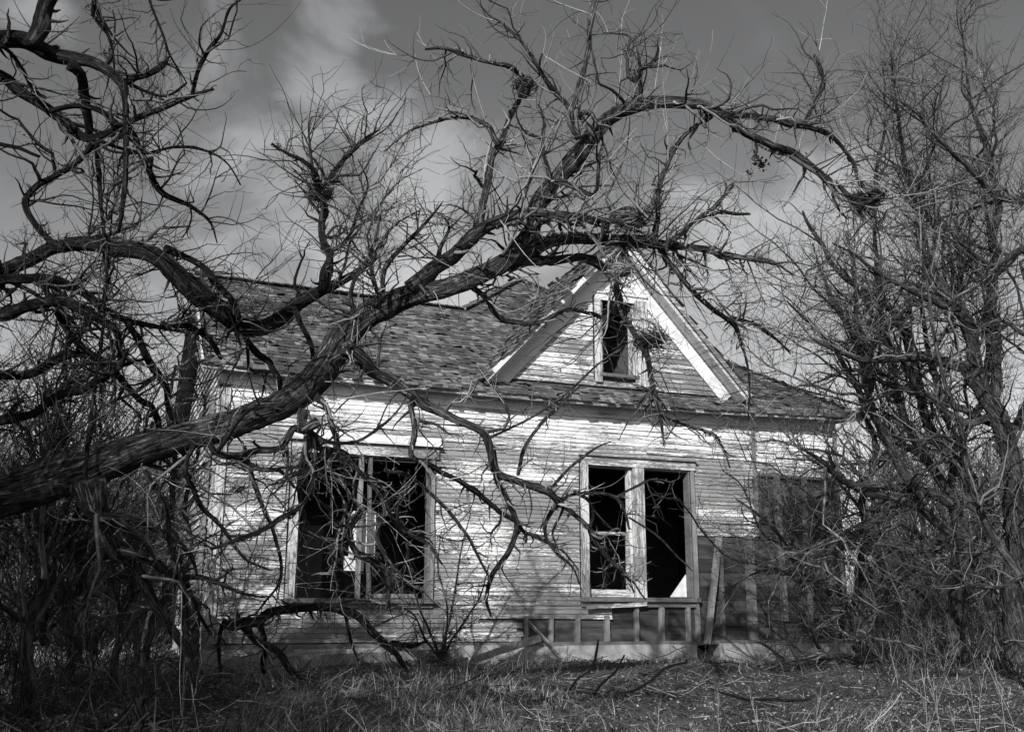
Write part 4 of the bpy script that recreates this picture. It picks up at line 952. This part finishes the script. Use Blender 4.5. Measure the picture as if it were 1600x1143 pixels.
brush('brambles', 'low brambles under the trees right of the shrub', 380, band(1345, 1640, -3, 1), .4, 1.4, M['twigr'])
brush('brambles', 'low twiggy brambles among the thin stems at lower left', 260, band(-40, 290, -4.5, 1), .3, 1.3, M['twigd'])

# ------------------------------------------------------------------ nests, dead leaves
def nest(label, p, r, tall=1., n=260, mat='nest'):
    e = empty('bird_nest', p); tag(e, label, 'nest'); e_p = np.array(p); V, Q, n0 = [], [], 0
    u = RNG.normal(size=(n, 3)); u /= np.linalg.norm(u, axis=1, keepdims=True); u[:, 2] = -abs(u[:, 2])*RNG.uniform(.2, 1, n)+.15
    rad = r*RNG.uniform(.45, 1.0, (n, 1)); s = p+u*rad*[1, 1, tall]
    D = np.cross(u, [0, 0, 1.])+RNG.normal(0, .3, (n, 3)); D /= np.linalg.norm(D, axis=1, keepdims=True)
    K = 7; P = np.empty((n, K, 3)); P[:, 0] = s; L = r*RNG.uniform(.6, 1.9, n)
    for i in range(K-1):
        c = p-P[:, i]; c[:, 2] *= .5; D = D+c/r*.35+RNG.normal(0, .13, (n, 3)); D /= np.linalg.norm(D, axis=1, keepdims=True); P[:, i+1] = P[:, i]+D*(L/(K-1))[:, None]
    R = np.full((n, K), .0028)*RNG.uniform(.5, 1.5, (n, 1)); v, q = tubes(P, R, 3)
    mesh_np('woven_twigs', v, q, M[mat], e)
    V = []; S = 14
    for a in range(6):
        for k in range(S):
            ph = math.pi*(.5+.5*a/5); t_ = 2*math.pi*k/S; qq = r*.8*(1+random.uniform(-.16, .12)); V.append([p[0]+qq*math.sin(ph)*math.cos(t_), p[1]+qq*math.sin(ph)*math.sin(t_), p[2]+qq*tall*math.cos(ph)+r*.15])
    Q = [[a*S+k, a*S+(k+1) % S, (a+1)*S+(k+1) % S, (a+1)*S+k] for a in range(5) for k in range(S)]; V.append([p[0], p[1], p[2]-r*.1]); T = [[k, len(V)-1, (k+1) % S] for k in range(S)]
    mesh_np('cup', V, Q, M['nest'], e, True, T)
nest('round twig nest in a fork above the left roof', at(500, 300, 8.5), .115)
nest('shaggy twig nest hanging beside the attic window', at(1014, 530, 8.7), .14, .8, 420)
nest('tall narrow twig nest high in the centre of the leaning tree', at(819, 132, 8.15), .075, 2.0)
nest('ragged nest where the long limb meets the right hand trees', at(1358, 308, 8.95), .12, .8, 420)
nest('small dark nest caught in the branches left of the left window', at(372, 763, 7.6), .05, .8, 90)
nest('straw coloured nest in the tangle over the gable peak', at(972, 422, 8.4), .10, .7, 260, 'straw')
nest('loose twig nest in the dense boughs above the gable', at(985, 345, 8.4), .10, .6, 400)
def leaves(name, label, pts, n, r, d, mat='nest'):
    V, T = [], []
    for (x, y) in pts:
        c = at(x, y, d)
        for _ in range(n):
            p = c+RNG.normal(0, r, 3); a = RNG.normal(size=3); a /= np.linalg.norm(a); b = np.cross(a, RNG.normal(size=3)); b /= np.linalg.norm(b); s = random.uniform(.012, .03); k = len(V)
            V += [p-a*s, p+b*s*.5, p+a*s, p-b*s*.5+np.cross(a, b)*s*.4]; T += [[k, k+1, k+2], [k, k+2, k+3]]
    o = mesh_np(name, V, None, M[mat], None, False, T); tag(o, label, 'leaves'); return o
leaves('leaf_cluster', 'shrivelled dead leaves dangling from a twig under the long right limb', [(1182, 244), (1189, 258), (1194, 258), (1173, 271), (1184, 252)], 12, .02, 8.8)
for i, (x, y) in enumerate([(720, 797), (733, 875), (684, 800), (712, 803)]): leaves('leaf_cluster', ['curled dead leaves on the wall shrub at sill height of the upper twigs', 'lowest curled dead leaves on the wall shrub', 'curled dead leaves beside the right edge of the left window', 'single curled dead leaf in the middle of the wall shrub'][i], [(x, y)], 8, .018, 12.2)

# ------------------------------------------------------------------ grass, litter, weeds
def infront(n, dmin, dmax, px0=-60, px1=1660, pw=1.6):
    u = RNG.random(n); d = dmin*(dmax/dmin)**(u**pw*.0+u); px = RNG.uniform(px0, px1, n)
    D = FW[None, :2]+RT[None, :2]*((px-800)/F)[:, None]
    return CAM[0]+D[:, 0]*d, CAM[1]+D[:, 1]*d, px, d
def grass(name, label, n, dmin, dmax, hr, w, dens, mat='grass', lean=.5, px=(-60, 1660), amin=-99):
    x, y, p, d = infront(n, dmin, dmax, *px); ok = (RNG.random(n) < dens(x, y, p)) & ~((y > -.12) & (x > HX0-.1) & (x < HX1+.1)); x, y, d = x[ok], y[ok], d[ok]; n = len(x)
    cl = np.sin(x*2.3+1.1*np.sin(y*1.9))*np.sin(y*2.9+1.3*np.sin(x*1.7)); h = RNG.uniform(*hr, n)*(1+.5*cl)
    az = np.arctan2(np.sin(x*1.1+y*.6), np.cos(y*1.3-x*.8))+RNG.normal(0, .9, n); D = np.stack([np.cos(az)*.3, np.sin(az)*.3, np.ones(n)], -1)+RNG.normal(0, .15, (n, 3))
    D /= np.linalg.norm(D, axis=1, keepdims=True); ln = RNG.uniform(.1, lean, n)
    P = np.empty((n, 5, 3)); P[:, 0] = np.stack([x, y, gz(x, y)-.02], -1); L = np.stack([np.cos(az), np.sin(az), np.full(n, -.45)], -1)
    for i in range(4):
        D = D+L*ln[:, None]; D /= np.linalg.norm(D, axis=1, keepdims=True); P[:, i+1] = P[:, i]+D*(h/4)[:, None]
    side = np.stack([-np.sin(az+RNG.normal(0, .8, n)), np.cos(az), RNG.normal(0, .1, n)], -1); side /= np.linalg.norm(side, axis=1, keepdims=True)
    ww = (w*RNG.uniform(.5, 1.3, n))[:, None]*np.array([1, .95, .8, .5, .1])[None]
    V = np.stack([P-side[:, None]*ww[..., None], P+side[:, None]*ww[..., None]], 2).reshape(-1, 3); b = (np.arange(n)*10)[:, None]+np.arange(4)[None]*2; b = b.ravel()
    Q = np.stack([b, b+1, b+3, b+2], -1); o = mesh_np(name, V, Q, M[mat]); tag(o, label, 'grass', kind='stuff'); return o
def dn(x, y, p):
    c = np.sin(x*1.9+.8*np.sin(y*2.2))*np.sin(y*2.4+x*.6)
    base = np.where((p > 380) & (p < 760), 1., .38)*np.clip(.6+.7*c, .12, 1)
    wall = np.exp(-((y+.45)/.5)**2)*1.0
    return np.clip(base+wall, 0, 1)
grass('dry_grass', 'dry matted winter grass covering the yard in front of the house', 125000, 6.5, 18, (.06, .22), .0022, dn, lean=.6)
grass('tall_grass', 'taller pale grass tufts in front of the left window and along the foundation', 42000, 6.6, 14.5, (.16, .40), .0022, lambda x, y, p: np.clip(np.where((p > 400) & (p < 880), .9, .07)*np.clip(.3+np.sin(x*3.1)*np.sin(y*2.3+x)+1.2*np.exp(-((y+.4)/.3)**2), 0, 1), 0, 1), lean=.35)
grass('far_grass', 'rough grass under the thickets either side of the house', 26000, 15, 45, (.15, .4), .005, lambda x, y, p: np.where((p < 330) | (p > 1300), 1., 0), lean=.4)
# leaf litter
n = 60000; x, y, p, d = infront(n, 6.5, 20); ok = ~((y > -.1) & (x > HX0) & (x < HX1)) & (RNG.random(n) < np.where((p > 380) & (p < 760), .25, 1)); x, y = x[ok], y[ok]; n = len(x)
c = np.stack([x, y, gz(x, y)+RNG.uniform(0, .035, n)], -1); a = RNG.normal(size=(n, 3)); a[:, 2] *= .45; a /= np.linalg.norm(a, axis=1, keepdims=True)
b = np.cross(a, RNG.normal(0, .5, (n, 3))+[0, 0, 1]); b /= np.linalg.norm(b, axis=1, keepdims=True); s = RNG.uniform(.008, .026, (n, 1)); nn = np.cross(a, b)
V = np.stack([c-a*s, c+b*s*.6+nn*s*.3, c+a*s*.9, c-b*s*.6+nn*s*.3], 1).reshape(-1, 3); k = np.arange(n)*4
T = np.concatenate([np.stack([k, k+1, k+2], -1), np.stack([k, k+2, k+3], -1)])
o = mesh_np('leaf_litter', V, None, M['leaf'], None, False, T); tag(o, 'scattered dead leaves littering the ground', 'leaves', kind='stuff')
# twig litter
def litter():
    n = 2400; x, y, p, d = infront(n, 6.5, 15); ok = ~((y > -.2) & (x > HX0) & (x < HX1)); x, y = x[ok], y[ok]; n = len(x)
    az = RNG.uniform(0, 6.28, n); L = RNG.uniform(.1, .6, n); P = np.empty((n, 5, 3)); D = np.stack([np.cos(az), np.sin(az), RNG.normal(.1, .22, n)], -1); P[:, 0] = np.stack([x, y, gz(x, y)+.03], -1)
    for i in range(4): D = D+RNG.normal(0, .12, (n, 3)); D /= np.linalg.norm(D, axis=1, keepdims=True); P[:, i+1] = P[:, i]+D*(L/4)[:, None]
    P[:, :, 2] = np.maximum(P[:, :, 2], gz(P[:, :, 0], P[:, :, 1])+.01)
    R = np.repeat(RNG.uniform(.002, .006, (n, 1)), 5, 1); v, q = tubes(P, R, 4); o = mesh_np('twig_litter', v, q, M['twig'], None, True); tag(o, 'fallen twigs scattered through the grass', 'twigs', kind='stuff')
litter()
# dry weed stalks (individuals)
stalk_px = [(1390, 1085, 135), (1425, 1100, 120), (1445, 1055, 50), (1485, 1130, 125), (1325, 1115, 60), (1395, 1140, 150), (1518, 1090, 150), (1558, 1120, 95), (1575, 1143, 80), (1268, 1085, 50), (1355, 1080, 40), (1600, 1143, 60), (1160, 1070, 60), (1100, 1040, 50), (1010, 1110, 80), (860, 1090, 70), (745, 1100, 60), (330, 1110, 130), (280, 1143, 60), (1240, 1060, 45), (1475, 1040, 90), (1535, 1060, 120)]
lab = 'dry pale weed stalk standing in the grass'
for i, (px, py, h) in enumerate(stalk_px):
    d = 7.4+ (1143-py)/1143*26; D = FW+RT*(px-800)/F; x, y = CAM[0]+D[0]*d, CAM[1]+D[1]*d; hh = h*d/F*1.1; base = np.array([x, y, float(gz(x, y))-.02])
    pts = [[*base, .0028]]; q = base.copy(); dr = np.array([random.gauss(0, .12), random.gauss(0, .12), 1])
    for k in range(5): dr = dr+[random.gauss(0, .07), random.gauss(0, .07), 0]; q = q+dr/np.linalg.norm(dr)*hh/5; pts.append([*q, (.0028-.0003*k)])
    C = crm(pts, .03); e = empty('weed_stalk', base); tag(e, lab, 'weed', 'dry weed stalks in the yard')
    v, qd = tubes(C[None, :, :3], C[None, :, 3]*.8, 5); mesh_np('stem', v, qd, M['straw'], e, True)
    g = grow([(C[len(C)//3:, :3], C[len(C)//3:, 3])], 7, (.05, .16), (20, 50), .5, .1, (.4, .6), .0012, .002, 4); v, qd = tubes(*g, 3); mesh_np('side_stems', v, qd, M['straw'], e, True)

# ------------------------------------------------------------------ light and sky
AZX, AZY, SEL = -math.sin(math.radians(38)), -math.cos(math.radians(38)), math.radians(29)
S = np.array([AZX*math.cos(SEL), AZY*math.cos(SEL), math.sin(SEL)]); S /= np.linalg.norm(S)
ld = bpy.data.lights.new('sun', 'SUN'); ld.energy = 4.6; ld.angle = math.radians(.53); ld.color = (1, .99, .98)
lo = bpy.data.objects.new('sun', ld); COL.objects.link(lo); lo.rotation_euler = Vector(S).to_track_quat('Z', 'Y').to_euler(); lo.location = (-20, -20, 20)
w = bpy.data.worlds.new('World'); sc.world = w; w.use_nodes = True; nt = w.node_tree; bg = nt.nodes['Background']
sky = nt.nodes.new('ShaderNodeTexSky'); sky.sky_type = 'NISHITA'; sky.sun_disc = False; sky.sun_elevation = SEL; sky.sun_rotation = math.atan2(S[0], S[1])
bw = nt.nodes.new('ShaderNodeRGBToBW'); nt.links.new(sky.outputs[0], bw.inputs[0])
tc = nt.nodes.new('ShaderNodeTexCoord'); sep = nt.nodes.new('ShaderNodeSeparateXYZ'); nt.links.new(tc.outputs['Generated'], sep.inputs[0])
def wm(op, a, b=None, clamp=False):
    o = nt.nodes.new('ShaderNodeMath'); o.operation = op; o.use_clamp = clamp
    for i, v in enumerate((a, b)):
        if v is None: continue
        if isinstance(v, (int, float)): o.inputs[i].default_value = v
        else: nt.links.new(v, o.inputs[i])
    return o.outputs[0]
def wr(v, a, b, c, d):
    o = nt.nodes.new('ShaderNodeMapRange'); o.interpolation_type = 'SMOOTHSTEP'; nt.links.new(v, o.inputs[0])
    for i, x in enumerate((a, b, c, d)): o.inputs[i+1].default_value = x
    return o.outputs[0]
def wnoise(scale, sc3, det, dist=0, loc=(0, 0, 0)):
    mp = nt.nodes.new('ShaderNodeMapping'); mp.inputs['Scale'].default_value = sc3; mp.inputs['Location'].default_value = loc; nt.links.new(tc.outputs['Generated'], mp.inputs[0])
    o = nt.nodes.new('ShaderNodeTexNoise'); o.inputs['Scale'].default_value = scale; o.inputs['Detail'].default_value = det; o.inputs['Roughness'].default_value = .5; o.inputs['Distortion'].default_value = dist
    nt.links.new(mp.outputs[0], o.inputs['Vector']); return o.outputs['Fac']
base = wm('MULTIPLY', bw.outputs[0], wr(sep.outputs[2], .0, .5, 1.45, .72))
def warp(sc_, amt, src):
    o = nt.nodes.new('ShaderNodeTexNoise'); o.inputs['Scale'].default_value = sc_; o.inputs['Detail'].default_value = 6; o.inputs['Roughness'].default_value = .55; nt.links.new(tc.outputs['Generated'], o.inputs['Vector'])
    a = nt.nodes.new('ShaderNodeVectorMath'); a.operation = 'SUBTRACT'; nt.links.new(o.outputs['Color'], a.inputs[0]); a.inputs[1].default_value = (.5, .5, .5)
    b = nt.nodes.new('ShaderNodeVectorMath'); b.operation = 'SCALE'; b.inputs['Scale'].default_value = amt; nt.links.new(a.outputs[0], b.inputs[0])
    c = nt.nodes.new('ShaderNodeVectorMath'); c.operation = 'ADD'; nt.links.new(src, c.inputs[0]); nt.links.new(b.outputs[0], c.inputs[1]); return c.outputs[0]
WARP = warp(6, .13, tc.outputs['Generated'])
# wispy cloud banks, placed by direction in the sky
def bank(px, py, ax, ay):
    d = FW+RT*(px-800)/F+UP*(571.5-py)/F; d = d/np.linalg.norm(d)
    dp = nt.nodes.new('ShaderNodeVectorMath'); dp.operation = 'SUBTRACT'; nt.links.new(WARP, dp.inputs[0]); dp.inputs[1].default_value = d
    m_ = nt.nodes.new('ShaderNodeVectorMath'); m_.operation = 'MULTIPLY'; nt.links.new(dp.outputs[0], m_.inputs[0]); m_.inputs[1].default_value = (1/ax, 1/ax, 1/ay)
    l_ = nt.nodes.new('ShaderNodeVectorMath'); l_.operation = 'LENGTH'; nt.links.new(m_.outputs[0], l_.inputs[0]); return wr(l_.outputs['Value'], 0, 1, 1, 0)
bk = bank(430, 330, .13, .14)
for a in ((535, 20, .075, .1), (510, 130, .085, .1), (585, 220, .11, .11), (670, 290, .11, .11), (1180, 400, .2, .14), (40, 20, .08, .07), (600, 430, .26, .1)): bk = wm('MAXIMUM', bk, bank(*a))
cn = wnoise(5.5, (1, 1, 1.3), 7, .9, (.3, .1, .2)); cn2 = wnoise(2.2, (1, 1, 1.6), 4, .4)
cl = wm('MULTIPLY', wr(wm('ADD', wm('MULTIPLY', cn, 1.15), wm('MULTIPLY', bk, .42)), .68, 1.0, 0, 1), 1.5)
cl = wm('MAXIMUM', wm('MULTIPLY', cl, 1.15), wr(wm('MULTIPLY', wm('ADD', cn, cn2), .5), .54, .72, 0, .35))
tot = wm('ADD', base, wm('MULTIPLY', cl, 1.3))
cmb = nt.nodes.new('ShaderNodeCombineColor')
for i, k_ in enumerate((.99, 1.0, 1.02)): nt.links.new(wm('MULTIPLY', tot, k_), cmb.inputs[i])
nt.links.new(cmb.outputs[0], bg.inputs[0]); bg.inputs[1].default_value = .10
vs = sc.view_settings; vs.view_transform = 'Standard'; vs.look = 'None'; vs.exposure = .15; vs.gamma = 1
sc.cycles.max_bounces = 4; sc.cycles.diffuse_bounces = 2
